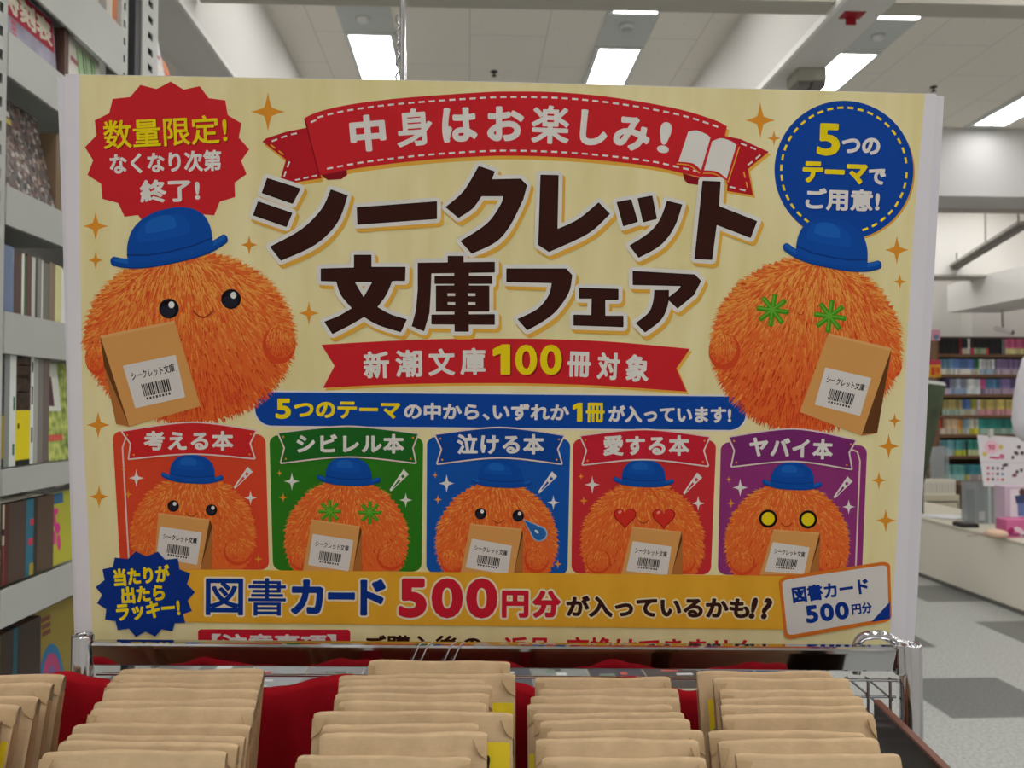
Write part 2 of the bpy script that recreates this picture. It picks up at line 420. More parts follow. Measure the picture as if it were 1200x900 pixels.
# ceiling light lines: plates and luminous panels
for i, xc in enumerate((-0.59, 0.915, 2.40, 4.03, 5.5, 7.0)):
    mb = MB(); mb.box((xc - .15, Y0 + .3, CEIL - .006), (xc + .15, 6.48, CEIL + .01), mat('#c4cac8', .6)); struct('ceiling_trim_%d' % (i + 1), mb)
PANEL = mat('#ffffff', .5, 0, .3, 'emit', power=PANEL_POWER)
line_names = ('above the magazine shelves', 'right of the chrome pole', 'beside the long beam', 'over the counter', 'second from right wall', 'nearest the right wall', 'between the counter lines')
row_names = ('beyond the far plate', 'nearer than the ceiling disc', 'third from the far end', 'fourth from the far end', 'fifth from the far end', 'last before the near wall', 'unseen fill added beyond the far beam', 'unseen fill added over the far bookcase')
for i, xc in enumerate((-0.59, 0.915, 2.40, 4.03, 5.5, 7.0, 4.8)):
    for j in range(8):
        if i == 6 and j < 6: continue  # extra line holds only unseen fill panels for the far walls
        ya = (5.12 if i != 0 else 5.0) - 1.52 * j
        yb = ya + 1.25 + (0.04 if j == 0 else 0)
        if j == 1: yb = hit(430, 4, 2, CEIL - .018).y if i == 0 else hit(735, 15, 2, CEIL - .018).y
        if i == 3 and j == 0: yb = 6.38
        if j == 6:  # the far rows are unseen panels, added to brighten the back of the store
            ya, yb = 7.3, 8.7
        if j == 7:
            ya, yb = 9.4, 10.1
        if j > 5 and i in (0, 1): continue
        t = thing('ceiling_light', 'white ceiling panel %s, %s' % (line_names[i], row_names[j]), 'ceiling light', (xc, (ya + yb) / 2, CEIL - .02), 'fluorescent panels in the ceiling')
        mb = MB()
        for a, b in (((xc - .145, ya - .015), (xc - .122, yb + .015)), ((xc + .122, ya - .015), (xc + .145, yb + .015))): mb.box((a[0], a[1], CEIL - .022), (b[0], b[1], CEIL - .006), mat('#d8dcda', .5))
        for a, b in ((ya - .015, ya), (yb, yb + .015)): mb.box((xc - .122, a, CEIL - .022), (xc + .122, b, CEIL - .006), mat('#d8dcda', .5))
        mb.build('frame', t)
        mb = MB(); mb.box((xc - .122, ya, CEIL - .018), (xc + .122, yb, CEIL - .0065), PANEL); mb.build('diffuser', t)
def disc(px, py, r, lab, cat, name, ring=False):
    p = hit(px, py, 2, CEIL - .006); t = thing(name, lab, cat, (p.x, p.y, CEIL - .03))
    mb = MB(); mb.lathe((p.x, p.y, CEIL - .006), [(0, -.024), (r * .6, -.024), (r * .75, -.018), (r * .8, 0)], mat('#dedede', .5), axis=Vector((0, 0, 1))); mb.build('cover', t)
    mb = MB(); mb.lathe((p.x, p.y, CEIL - .006), [(r * .8, 0), (r * .82, -.008), (r, -.006), (r * 1.02, 0)], mat('#bcc0c0', .5)); mb.build('rim', t)
    if ring:
        mb = MB()
        for k in range(5): mb.lathe((p.x, p.y, CEIL - .0305), [(r * (.1 + .12 * k), -.0005), (r * (.15 + .12 * k), -.0005)], mat('#8e9490', .7), n=20)
        mb.build('grille', t)
disc(425, 21, .042, 'round white disc on the ceiling plate above the magazine shelves', 'smoke detector', 'smoke_detector')
disc(1029, 42, .042, 'round white disc on the ceiling plate right of the long beam', 'smoke detector', 'smoke_detector')
disc(735, 30, .050, 'round grey ceiling speaker with concentric grille', 'speaker', 'ceiling_speaker', True)
for px, py, lab in ((579, 87, 'small dark sprinkler head on the ceiling just over the poster top'), (1094, 105, 'small dark sprinkler head on the ceiling near the upper right poster corner')):
    p = hit(px, py, 2, CEIL - .02); t = thing('sprinkler', lab, 'sprinkler', (p.x, p.y, CEIL - .034), 'ceiling sprinklers')
    mb = MB(); mb.lathe((p.x, p.y, CEIL), [(.022, 0), (.024, -.006), (.012, -.012), (.007, -.014), (.007, -.03)], mat('#4a4844', .4, .6)); mb.build('body', t)
    mb = MB(); mb.lathe((p.x, p.y, CEIL), [(.0, -.028), (.017, -.030), (.017, -.033), (0, -.034)], mat('#3a3835', .4, .6)); mb.build('deflector', t)
t = thing('ceiling_sensor', 'boxy beige sensor with dark grille under the ceiling beam', 'sensor', (1.67, 4.1, BZ - .09))
mb = MB(); mb.box((1.60, 4.05, BZ - .065), (1.745, 4.2, BZ), mat('#a9a79c', .5)); mb.build('housing', t, bevel=.006)
mb = MB(); mb.box((1.605, 4.055, BZ - .09), (1.665, 4.19, BZ - .065), mat('#6d6a68', .5)); mb.box((1.675, 4.055, BZ - .09), (1.74, 4.19, BZ - .065), mat('#6d6a68', .5)); mb.build('grille', t)
t = MB(); t.box((1.57, BYT + .06, BZ - .004), (1.66, BYT + .125, BZ - .0005), mat('#a01e2c', .5)); t.box((1.595, BYT + .11, BZ - .035), (1.64, BYT + .113, BZ - .004), mat('#a01e2c', .5))
tag(t.build('tape_strip'), 'torn red tape stuck where the two ceiling beams cross', 'tape')
# long fixture rail crossing the far right wall
a, b = Vector((5.28, 9.0, 3.02)), Vector((4.70, 6.97, 3.05))
t = thing('ceiling_rail', 'grey track rail hanging diagonally across the far right wall', 'rail', tuple((a + b) / 2 - Vector((0, 0, .08))))
dv = (b - a).normalized(); sv = dv.cross(Vector((0, 0, 1))).normalized()
def bar(mb, a, b, wd, z0, z1, M):
    P = [a + sv * wd, a - sv * wd, b - sv * wd, b + sv * wd]
    mb.mesh([p + Vector((0, 0, z)) for z in (z0, z1) for p in P], [(0, 3, 2, 1), (4, 5, 6, 7), (0, 1, 5, 4), (1, 2, 6, 5), (2, 3, 7, 6), (3, 0, 4, 7)], M)
mb = MB(); bar(mb, a, b, .06, -.01, .02, mat('#a29d97', .6)); mb.build('cover', t)
mb = MB(); bar(mb, a, b, .028, -.035, -.01, mat('#8a8680', .6)); mb.build('track', t)
mb = MB()
for k in (.03, .5, .93): q = a.lerp(b, k); mb.tube([q, (q.x, q.y, 3.70 if k == .5 else 3.16)], .008, mat('#8a8680', .5)); 
mb.build('hanger', t)
q = hit(1175, 384, 1, 9.4); t = thing('security_camera', 'small white security camera on a ceiling stem over the bookcase', 'camera', tuple(q))
mb = MB(); mb.tube([q, (q.x, q.y, 2.6)], .012, mat('#b0a8a8', .5)); mb.build('stem', t)
mb = MB(); mb.tube([q + Vector((-.09, 0, -.01)), q + Vector((.0, -.0, -.03)), q + Vector((.09, 0, -.05))], .028, mat('#e2dfe0', .4)); mb.build('housing', t)
mb = MB(); mb.tube([q + Vector((.09, -.002, -.05)), q + Vector((.12, -.004, -.056))], .024, mat('#48444a', .3)); mb.build('lens', t)

#@@LEFT
# ================================================================== LEFT SHELVES
XS = -1.05
def yl(px, py=450): return hit(px, py, 0, XS).y      # distance along the shelf front seen at a photo column
def zl(y): return hit(40, y, 0, XS).z
Z1, Z2, Z3, Z4, Z5 = zl(62), zl(233), zl(372), zl(545), zl(676)
SH = thing('magazine_shelving', 'grey slotted steel shelving full of magazines along the left wall', 'shelving', (XS - .15, 2.2, 0))
def upright(y0, y1, name='upright', zt=2.95):
    mb = MB(); n = int(zt / .0535); t = .0025
    ya, yb = y0 + (y1 - y0) * .36, y0 + (y1 - y0) * .66
    mb.box((XS - .045, y0, 0), (XS - t, y0 + .003, zt), GREYMETAL); mb.box((XS - .045, y1 - .003, 0), (XS - t, y1, zt), GREYMETAL)
    mb.box((XS - t, y0, 0), (XS, ya, zt), GREYMETAL); mb.box((XS - t, yb, 0), (XS, y1, zt), GREYMETAL)
    for k in range(n): z = k * .0535; mb.box((XS - t, ya, z), (XS, yb, z + .031), GREYMETAL)
    mb.box((XS - .03, y0 + .004, 0), (XS - .025, y1 - .004, zt), DARK)
    return mb.build(name, SH)
YP0 = yl(7, 150); YA0, YA1, YB0, YB1 = yl(142, 45), yl(150, 45), yl(167, 45), yl(185, 45)
upright(YP0 - .05, YP0); upright(YA0, YA1); upright(YB0, YB1)
mb = MB(); mb.box((XS - .05, YB0 - .05, 0), (XS - .004, YB0 - .002, 2.95), mat('#3b3c40', .5)); mb.build('shaded_side', SH)  # dark block puts the shade on the far upright's near side into colour
mb = MB(); mb.box((X0 + .004, 0.9, 0), (X0 + .012, 4.2, 2.95), mat('#8d8c88', .6)); mb.build('back_panel', SH)
def shelf(z, fh, y0=YP0 + .001, y1=YA0 - .001, tilt=.012):
    mb = MB(); P = [(X0 + .012, z - .022), (XS - .004, z - .022), (XS + .0, z), (XS + .004, z), (XS + .004, z - .006), (XS + .003 - tilt * 0, z - fh), (XS - .004, z - fh - .001), (XS - .008, z - .03), (X0 + .012, z - .03)]
    mb.prism(P, y1 - y0, GREYMETAL, lambda a, b, c: (a, y0 + c, b)); return mb.build('shelf', SH)
for z, fh in ((hit(146, 38, 0, XS).z, .15), (Z1, Z1 - zl(111)), (Z2, Z2 - zl(276)), (Z3, Z3 - zl(418)), (Z4, Z4 - zl(574)), (Z5, Z5 - zl(718)), (Z5 - .30, .08), (0.45, .08)):
    shelf(z, fh)
    shelf(z, fh, 0.95, YP0 - .051)
    shelf(z - .06, fh, YB1 + .001, 3.9)
PAGES = mat('#d9d2c2', .8, 0, .1, 'noisy', scale=200.0, amt=.12, stretch=(1, 1, .02))
BROWNP = mat('#6b5548', .8, 0, .1, 'noisy', scale=160.0, amt=.2, stretch=(1, 1, .02))
def book(name, label, cat, y0, y1, z0, h, depth, spine, extra=None, lean=0, xf=XS - .012, group=None, pages=PAGES):
    """book standing spine-out on the left shelves"""
    t = thing(name, label, cat, (xf - depth / 2, (y0 + y1) / 2, z0), group)
    X = Matrix.Translation((xf, y0, z0)) @ Matrix.Rotation(lean, 4, 'X'); w_ = y1 - y0; c = min(.0018, w_ * .2)
    mb = MB(); mb.box((-depth, 0, 0), (0, c, h), spine, X); mb.box((-depth, w_ - c, 0), (0, w_, h), spine, X); mb.box((-.002, c, 0), (0, w_ - c, h), spine, X); mb.build('cover', t)
    mb = MB(); mb.box((-depth + .003, c, .002), (-.002, w_ - c, h - .002), pages, X); mb.build('page_block', t)
    if extra:
        mb = MB()
        for (a, b, zb, zt, M) in extra: mb.box((-.001, a * w_, zb * h), (.0006, b * w_, zt * h), M, X)
        mb.build('spine_print', t)
    return t
C = lambda h, **k: mat(h, .5, 0, .3, **k)
# row with the timetable (top visible row)
def faceout(name, label, cat, y0, y1, z0, h, tk, cover, back=0.05, xf=XS - .006, deco=None, dep=None, side=None):
    """face-out magazine leaning back against the shelf, cover to the aisle"""
    t = thing(name, label, cat, (xf - back / 2, (y0 + y1) / 2, z0))
    f = lambda u, v, d=0: Vector((xf - back * v - tk + d, y0 + (y1 - y0) * u, z0 + h * v))
    mb = MB(); a = [f(0, 0, -tk), f(1, 0, -tk), f(1, 1, -tk), f(0, 1, -tk)]; b = [f(0, 0), f(1, 0), f(1, 1), f(0, 1)]
    mb.mesh(a + b, [(0, 1, 2, 3), (0, 4, 5, 1), (1, 5, 6, 2), (2, 6, 7, 3), (3, 7, 4, 0)], side or PAGES); mb.build('page_block', t)
    mb = MB(); mb.face([f(0, 0, .0006), f(1, 0, .0006), f(1, 1, .0006), f(0, 1, .0006)], cover); mb.face([f(0, 0, .0002), f(1, 0, .0002), f(1, 1, .0002), f(0, 1, .0002)][::-1], cover); mb.build('cover', t)
    if deco: deco(t, f)
    return t
def vtext(mb, f, s, u0, u1, v0, v1, M, d=.0018, bold=.04):
    """lettering on a face-out cover; u runs along the shelf, v up"""
    seg = string_segs(s); x = seg[:, [0, 2]]; y = seg[:, [1, 3]]; xa, xb, ya, yb = x.min(), x.max(), y.min(), y.max()
    for pg in sdf_faces(seg * 40, bold * 40, 1.6, bold * 40 + 4):
        mb.face([f(u0 + (u1 - u0) * (p[0] / 40 - xa) / (xb - xa), v0 + (v1 - v0) * (p[1] / 40 - ya) / (yb - ya), d) for p in pg], M)
def deco_tt(t, f):
    mb = MB(); mb.face([f(.06, .42, .0012), f(.97, .42, .0012), f(.97, .97, .0012), f(.06, .97, .0012)], C('#b83248')); mb.build('red_title_block', t)
    mb = MB(); vtext(mb, f, '時刻表', .10, .93, .50, .90, C('#e6dcc8')); mb.build('title_lettering', t)
    mb = MB()
    for k in range(3): mb.face([f(.22, .12 + .1 * k, .0012), f(.29, .12 + .1 * k, .0012), f(.29, .19 + .1 * k, .0012), f(.22, .19 + .1 * k, .0012)], C('#c0566a'))
    mb.build('small_lettering', t)
faceout('timetable', 'face-out timetable book with big lettering on a red block, top left', 'book', YP0 + .008, yl(75, 60) + .02, Z1 + .002, .150, .02, C('#9c98aa', kind='noisy', scale=14.0, amt=.25), deco=deco_tt, side=C('#7fa4b4'), back=.012)
book('hardback_book', 'thick brown page block beside the face-out timetable book', 'book', yl(77, 60) + .02, yl(86, 60), Z1 + .002, .14, .2, C('#5a4038'), pages=BROWNP)
def deco_gr(t, f):
    mb = MB()
    for k in range(7): mb.face([f(.35 + .08 * k, .02, .001), f(.42 + .08 * k, .02, .001), f(.36 + .08 * k, .9, .001), f(.31 + .08 * k, .9, .001)], C(('#7fb46c', '#a9cf98', '#5f8f58')[k % 3]))
    mb.face([f(.14, .52, .001), f(.34, .50, .001), f(.34, .6, .001), f(.14, .62, .001)], C('#b06a74')); mb.build('cover_picture', t)
faceout('magazine', 'pale face-out magazine with green stalks on its cover under the top beam', 'magazine', yl(87, 60), yl(128, 80), Z1 + .002, .15, .012, C('#d6d2c8'), deco=deco_gr, back=.012)
book('paperback', 'small cream booklet at the shelf end beside the slotted upright', 'book', yl(129, 80), YA0 - .004, Z1 + .002, .09, .15, C('#d8c4b0'))
# upper most row, just in the frame
for k, (a, b, h, c) in enumerate(((YA0 - .19, YA0 - .13, .2, '#bdb6ac'), (YA0 - .128, YA0 - .08, .19, '#8a8580'), (YA0 - .078, YA0 - .036, .2, '#c8beb2'), (YA0 - .034, YA0 - .004, .21, '#c87a4c'))):
    book('magazine', ('pale grey', 'dark grey', 'cream', 'orange')[k] + ' magazine on the uppermost shelf in the frame', 'magazine', a, b, hit(146, 38, 0, XS).z + .001, h, .2, C(c))
# crowd picture magazine row
def deco_cr(t, f):
    mb = MB()
    for k, (v, c) in enumerate(((.80, '#cfcfcb'), (.72, '#c9b84a'))): mb.face([f(.10, v, .001), f(.42, v, .001), f(.42, v + .06, .001), f(.10, v + .06, .001)], C(c))
    mb.build('cover_lettering', t)
faceout('magazine', 'face-out magazine with a crowded group photo, second row on the left', 'magazine', YP0 + .006, yl(64, 190) + .03, Z2 + .002, .235, .006, C('#6b625f', kind='crowd'), deco=deco_cr, back=.05)
for k, (a, b, c) in enumerate(((yl(64, 190) + .034, yl(64, 190) + .06, '#7a664e'), (yl(64, 190) + .062, yl(64, 190) + .09, '#8d7a62'), (yl(64, 190) + .092, yl(64, 190) + .12, '#574a42'))):
    book('hardback_book', ('tan', 'sand brown', 'dark umber')[k] + ' book beside the face-out group photo magazine', 'book', a, b, Z2 + .002, .2, .18, C(c))
# row of slim spines
t = thing('acrylic_case', 'pale blue clear plastic case at the left end of the slim spines', 'case', (XS - .06, YP0 + .05, Z3 + .002))
mb = MB(); mb.box((XS - .13, YP0 + .004, Z3 + .002), (XS - .010, yl(22, 340) - .002, Z3 + .156), mat('#93a8cc', .15, 0, .5, 'glass', alpha=.55)); mb.build('shell', t, bevel=.002)
mb = MB(); mb.box((XS - .12, YP0 + .01, Z3 + .006), (XS - .03, yl(22, 340) - .008, Z3 + .09), C('#5a76b4')); mb.build('insert', t)
y = yl(22, 340)
for k, (px, c, nm) in enumerate(((30, '#5f4c46', 'dark brown'), (33, '#e2e2da', 'white'), (36, '#4c6a48', 'green edged'), (41.5, '#6a5048', 'reddish brown'), (46, '#c8c8c2', 'light grey'), (48, '#3f4440', 'near black'), (53, '#8d8c86', 'mid grey'), (55, '#dadbd6', 'narrow white'), (62, '#76766e', 'olive grey'), (69, '#8a7a68', 'tan'), (76, '#d6d49a', 'pale yellow'), (84, '#e4e4dc', 'wide off-white'), (94, '#8d8c86', 'plain grey'), (104, '#6a5048', 'chestnut'))):
    y1 = yl(px); book('slim_book', nm + ' slim spine in the left row right of the clear blue case', 'book', y, y1 - .0015, Z3 + .002, .150 - .003 * (k % 3), .14, C(c)); y = y1
# magazine row with the yellow spine
y = YP0 + .003
BLK = C('#1a1a18')
row = ((12, '#4a4640', 'dark photo spine magazine at the post end, gold below', .262, [(0, 1, .08, .45, C('#a08a2c')), (.1, .9, .5, .9, C('#3c3650'))]),
       (18, '#8c938e', 'grey green magazine left of the white and yellow spines', .262, None),
       (25.5, '#dfe3e0', 'white magazine spine left of the bright yellow one', .262, [(.55, .8, .5, .62, C('#3d7a52')), (.5, .8, .1, .2, C('#3d7a52'))]),
       (42, '#e8d614', 'thick guidebook with a bright yellow lower spine', .262, [(0, 1, .0, .05, BLK), (0, 1, .5, 1.0, C('#3a2a1e', kind='noisy', scale=60.0, amt=.9)), (.1, .95, .66, .67, C('#c9902c')), (.1, .95, .8, .81, C('#c9902c')), (.1, .9, .9, .91, C('#c9902c')), (.12, .22, .33, .38, BLK)]),
       (46, '#e6e8e4', 'white spine with black marks right of the yellow guidebook', .262, [(.3, .7, .55, .72, BLK), (.3, .7, .85, .95, BLK), (.3, .7, .2, .34, BLK)]),
       (51, '#a8aaa6', 'light grey magazine right of the marked white spine', .258, None), (57, '#807c76', 'mid grey magazine with a worn spine', .262, None), (64, '#6f655e', 'taupe grey magazine in the yellow guidebook row', .262, None))
for px, c, lab, h, ex in row:
    y1 = yl(px); book('magazine', lab, 'magazine', y, y1 - .0012, Z4 + .002, h, .2, C(c), ex); y = y1
def deco_gn(t, f):
    mb = MB(); mb.face([f(.02, .5, .001), f(.5, .5, .001), f(.5, .99, .001), f(.02, .99, .001)], C('#d8dcd0')); mb.face([f(.15, .55, .0014), f(.3, .55, .0014), f(.3, .85, .0014), f(.15, .85, .0014)], C('#5a3040'))
    mb.face([f(.02, .2, .0014), f(.45, .2, .0014), f(.45, .26, .0014), f(.02, .26, .0014)], C('#d0584a')); mb.build('cover_picture', t)
faceout('magazine', 'leafy green covered magazine at the poster edge, yellow guidebook row', 'magazine', yl(65), 2.40, Z4 + .002, .255, .006, C('#5f7a34', kind='foliage'), deco=deco_gn, back=.03)
# dark brown hardbacks
y = YP0 + .003
row = ((12, '#4a3a30', 'thick dark brown book, post end of the lower left row', None), (14.5, '#c9c4a8', 'narrow cream spine with red foot, lower left row', [(0, 1, 0, .5, C('#8a3a34')), (0, 1, .62, .7, C('#4a2a28'))]), (19, '#5a2f2c', 'narrow maroon book beside the cream spine', None), (39, '#54443a', 'very thick brown book between cream and teal spines', None),
       (48, '#2f7288', 'teal spine with two red dots, lower left row', [(.5, 1, .66, .74, C('#c83a4c')), (.3, .9, .40, .49, C('#c83a4c')), (.5, 1, 0, .16, C('#b0a03c'))]), (52, '#3c322c', 'blackish brown book right of the teal spine', None), (71, '#5c4a3c', 'thick walnut brown book left of the pink decorated cover', None))
for px, c, lab, ex in row:
    y1 = yl(px); book('hardback_book', lab, 'book', y, y1 - .0012, Z5 + .002, .185, .19, C(c), ex, pages=BROWNP); y = y1
def deco_pk(t, f):
    mb = MB()
    for (u, v, a, b) in ((.20, .74, .10, .05), (.14, .62, .06, .09), (.24, .50, .10, .08), (.10, .38, .07, .10), (.26, .30, .07, .12)):
        mb.face([f(u + a * math.cos(k * .5236), v + b * math.sin(k * .5236), .001) for k in range(12)], C('#d63a8c'))
    mb.face([f(.02, .84, .0012), f(.5, .84, .0012), f(.5, .99, .0012), f(.02, .99, .0012)], C('#3a6a9a')); mb.build('cover_picture', t)
faceout('picture_book', 'lime picture book with a hot pink shape, beside the walnut brown book', 'book', yl(72), 2.40, Z5 + .002, .185, .01, C('#b9b83c'), deco=deco_pk, back=.012)
t = MB()
rnd = random.Random(5); V = []; NX, NY = 6, 18
for j in range(NY + 1):
    for i in range(NX + 1): V.append((XS - .20 + .185 * i / NX, YP0 + .02 + .21 * j / NY, Z5 + .1905 + (.012 * rnd.random() if 0 < i < NX and 0 < j < NY else 0)))
t.mesh(V, [(j * (NX + 1) + i, j * (NX + 1) + i + 1, (j + 1) * (NX + 1) + i + 1, (j + 1) * (NX + 1) + i) for j in range(NY) for i in range(NX)], mat('#c2bcae', .2, 0, .6), True)
o = t.build('plastic_wrap'); so = o.modifiers.new('solid', 'SOLIDIFY'); so.thickness = .0015; so.offset = 1
tag(o, 'crinkled clear plastic wrap lying on top of the brown books', 'plastic wrap')
t = MB(); X = Matrix.Translation((XS - .05, yl(74, 580), Z5 + .206)) @ Matrix.Rotation(R(9), 4, 'Y'); t.box((-.13, 0, 0), (.03, .05, .012), C('#cfcac2'), X); tag(t.build('booklet'), 'pale booklet tilted on top of the brown books by the poster', 'booklet')
# lowest visible row
y = YP0 + .003
for px, c, lab in ((8, '#2e2620', 'black brown book at the post end, bottom visible row'), (12, '#5c5a20', 'narrow olive spine in the bottom visible row'), (26, '#3c3028', 'thick dark brown book between olive and blue spines'), (32, '#24505c', 'dark teal book in the bottom visible row'), (58, '#3a2e28', 'very thick dark book left of the rainbow cover')):
    y1 = yl(px); book('hardback_book', lab, 'book', y, y1 - .0012, Z5 - .298, .19, .19, C(c), pages=BROWNP); y = y1
def deco_rb(t, f):
    mb = MB()
    for r_, c in ((.50, '#2e6a94'), (.38, '#a8406a'), (.22, '#7a5a8c')):
        mb.face([f(.30 + r_ * .62 * math.cos(k * math.pi / 14), .02 + r_ * math.sin(k * math.pi / 14), .001 + .0004 * (.6 - r_)) for k in range(15)], C(c))
    for k in range(3): mb.face([f(.12, .66 + .09 * k, .001), f(.34, .66 + .09 * k, .001), f(.34, .72 + .09 * k, .001), f(.12, .72 + .09 * k, .001)], C('#6a3a30'))
    mb.build('cover_picture', t)
faceout('picture_book', 'picture book with a blue and pink arc, low beside the wagon post', 'book', yl(59), 2.40, Z5 - .298, .195, .01, C('#8a7a34'), deco=deco_rb, back=.012)
# second bay: leaflets beside the far upright
for k, (a, b, z, h, c, lab) in enumerate(((YB1 + .004, YB1 + .115, 2.62, .20, '#cfd0d2', 'white leaflet with grey print beside the far slotted upright'), (YB1 + .118, YB1 + .228, 2.60, .14, '#cf7434', 'orange leaflet in front of the white ones by the far upright'), (YB1 + .231, YB1 + .35, 2.60, .10, '#8fa2c0', 'pale blue leaflet right of the orange one by the far upright'))):
    def dk(t, f, c=c):
        mb = MB()
        for q in range(3): mb.face([f(.1, .2 + .2 * q, .001), f(.8, .2 + .2 * q, .001), f(.8, .27 + .2 * q, .001), f(.1, .27 + .2 * q, .001)], C(('#b0b2b4', '#e8d8c8', '#c83a2c')[(q + (c == '#cfd0d2')) % 3]))
        mb.build('print', t)
    faceout('leaflet', lab, 'leaflet', a, b, z, h, .004, C(c), back=.04, xf=XS + .012 + .004 * k if False else XS - .006, deco=dk)

#@@RIGHT
# ================================================================== FAR RIGHT: bookcase, counter
YB = 10.0
WOOD = mat('#7a5a44', .5, 0, .3, 'noisy', scale=6.0, amt=.12, stretch=(.3, 4, 4))
def zb(y, Y=YB): return hit(1150, y, 1, Y).z
def xb(px, Y=YB): return hit(px, 476, 1, Y).x
BC = thing('bookcase', 'tall brown bookcase packed with colourful paperbacks behind the counter', 'bookcase', (6.3, YB + .12, 0))
XL, XR = xb(1097.5), 7.6
lev = [zb(y) for y in (415, 439, 462, 486.5, 509, 534, 563)]
for i, z in enumerate(lev + [.32]):
    mb = MB(); mb.box((XL + .03, YB - .01, z - .036), (XR - .03, YB + .22, z), WOOD); mb.build('shelf', BC)
for a in (XL, XR - .03):
    mb = MB(); mb.box((a, YB - .01, 0), (a + .03, YB + .22, zb(393)), WOOD); mb.build('side_panel', BC)
mb = MB(); mb.box((XL + .03, YB + .21, 0), (XR - .03, YB + .22, zb(393)), mat('#4a382c', .7)); mb.build('back_panel', BC)
mb = MB(); mb.box((XL + .03, YB - .01, .02), (XR - .03, YB + .20, lev[-1] - .3), WOOD); mb.build('plinth', BC)
_bk = {}
def tone(c, f): return '#%02x%02x%02x' % tuple(min(255, int(int(c[i:i + 2], 16) * f)) for i in (1, 3, 5))
def fbook(x, z, wd, h, c, band, label, group):
    f = rnd.choice((.80, .93, 1.0, 1.10)); c, band = tone(c, f), tone(band, rnd.choice((.86, 1.0, 1.06)))
    key = (round(wd, 3), round(h, 3), c, band)
    if key not in _bk:
        mb = MB(); mb.box((0, 0, 0), (wd, .15, h), C(c)); mb.box((wd * .12, -.001, h * .45), (wd * .88, 0, h * .92), C(c))
        mb.box((0, -.0015, 0), (wd, 0, h * .38), C(band)); mb.box((wd * .25, -.0022, h * .55), (wd * .75, 0, h * .9), C('#%02x%02x%02x' % tuple(int(int(c[i:i + 2], 16) * .82) for i in (1, 3, 5))))
        me = mb.build('paperback', loc=(0, 0, 0)); _bk[key] = me.data; bpy.data.objects.remove(me)
    o = bpy.data.objects.new('paperback', _bk[key]); COL.objects.link(o); o.location = (x, YB + .012, z)
    tag(o, label, 'book', group)
rnd = random.Random(11)
rows = [  # (x from, x to, spine, band, colour word) per shelf, photo columns
    [(1102, 1126, '#2c2a2e', '#2f2a30', 'black'), (1126, 1129, '#9a2a3c', '#b84a4a', 'crimson'), (1129, 1136, '#2e3834', '#c8c0b0', 'black and cream'), (1136, 1138.5, '#e8e8e4', '#e8e8e4', 'white'), (1138.5, 1143, '#4a3038', '#c83a5a', 'maroon'), (1143, 1157, '#2c2c2e', '#a0b894', 'black and green'), (1157, 1160, '#343034', '#d04a54', 'black and red'), (1160, 1175, '#2a2a30', '#2a2a30', 'plain black'), (1176, 1180, '#a8a8a8', '#9a9a9a', 'grey'), (1180, 1203, '#d66a94', '#e6e2a0', 'pink and yellow')],
    [(1103, 1118, '#8ab4d8', '#e8e6d8', 'light blue and white'), (1118, 1144, '#6d8cc8', '#ebe9e2', 'mid blue and white'), (1144, 1149, '#2f7d4a', '#e4e0c0', 'green and white'), (1149, 1167, '#e6e6ea', '#a8c4d8', 'white'), (1167, 1203, '#9a84b4', '#c8b8c8', 'purple')],
    [(1103, 1114, '#4a3a6a', '#c8b8d0', 'dark purple'), (1114, 1134, '#c0cadf', '#9cb4d4', 'pale blue'), (1134, 1150, '#e6e8ee', '#dde4ea', 'white'), (1150, 1156, '#c85a94', '#8a7aa0', 'pink'), (1156, 1173, '#6a9ac8', '#b8a8c0', 'sky blue'), (1173, 1203, '#8a7ab0', '#b8a0b8', 'violet')],
    [(1105, 1128, '#c8b878', '#b0c8c0', 'straw'), (1128, 1138, '#5a7ab8', '#d8d4b0', 'blue'), (1138, 1145, '#b4b44a', '#c8ccc0', 'olive'), (1145, 1149, '#e0d8d8', '#d8a0a8', 'pinkish white'), (1149, 1203, '#dcc878', '#d89aa4', 'yellow and pink')],
    [(1101, 1106, '#c8503c', '#e0d8c8', 'red'), (1106, 1124, '#dcc4a0', '#d8ccb8', 'beige'), (1124, 1128, '#d89030', '#d8c860', 'orange'), (1128, 1136, '#a0c0d0', '#d8dcd8', 'powder blue'), (1136, 1147, '#dcdccc', '#d8cc3c', 'white and yellow'), (1147, 1203, '#3f9c94', '#a8c8b8', 'teal')],
    [(1101, 1118, '#7ab4c0', '#b8c8cc', 'pale teal'), (1118, 1132, '#5aa4a8', '#c4c83c', 'teal and yellow'), (1132, 1134, '#24201e', '#24201e', 'black'), (1134, 1203, '#4aa494', '#c8cca0', 'sea green')],
    [(1102, 1106, '#9ab8b0', '#d0c844', 'grey green'), (1106, 1130, '#6aa8a4', '#a0c8c4', 'dull teal'), (1130, 1134, '#3c8890', '#c8c040', 'deep teal'), (1134, 1203, '#4a94a4', '#c8bcb8', 'blue green')]]
ordn = ('top', 'second', 'third', 'fourth', 'fifth', 'sixth', 'seventh')
nb = 0
for i, runs in enumerate(rows):
    z = lev[i] + .0005
    for (a, b, c, band, word) in runs:
        xa, xe = xb(max(a, 1101)), min(xb(b), XR - .04); x = xa + .002; n = max(1, round((xe - xa) / (.027 if b - a < 30 else .031))); wd = (xe - xa) / n
        if xb(a) < XL + .035: x = XL + .035; wd = (xe - x) / n
        for k in range(n):
            h = .185 + .004 * rnd.randint(-1, 1)
            fbook(x, z, round(wd - .004, 3), h, c, band, '%s spined paperback on the %s shelf of the far bookcase' % (word, ordn[i]), '%s paperbacks on the %s shelf' % (word, ordn[i])); x += wd; nb += 1
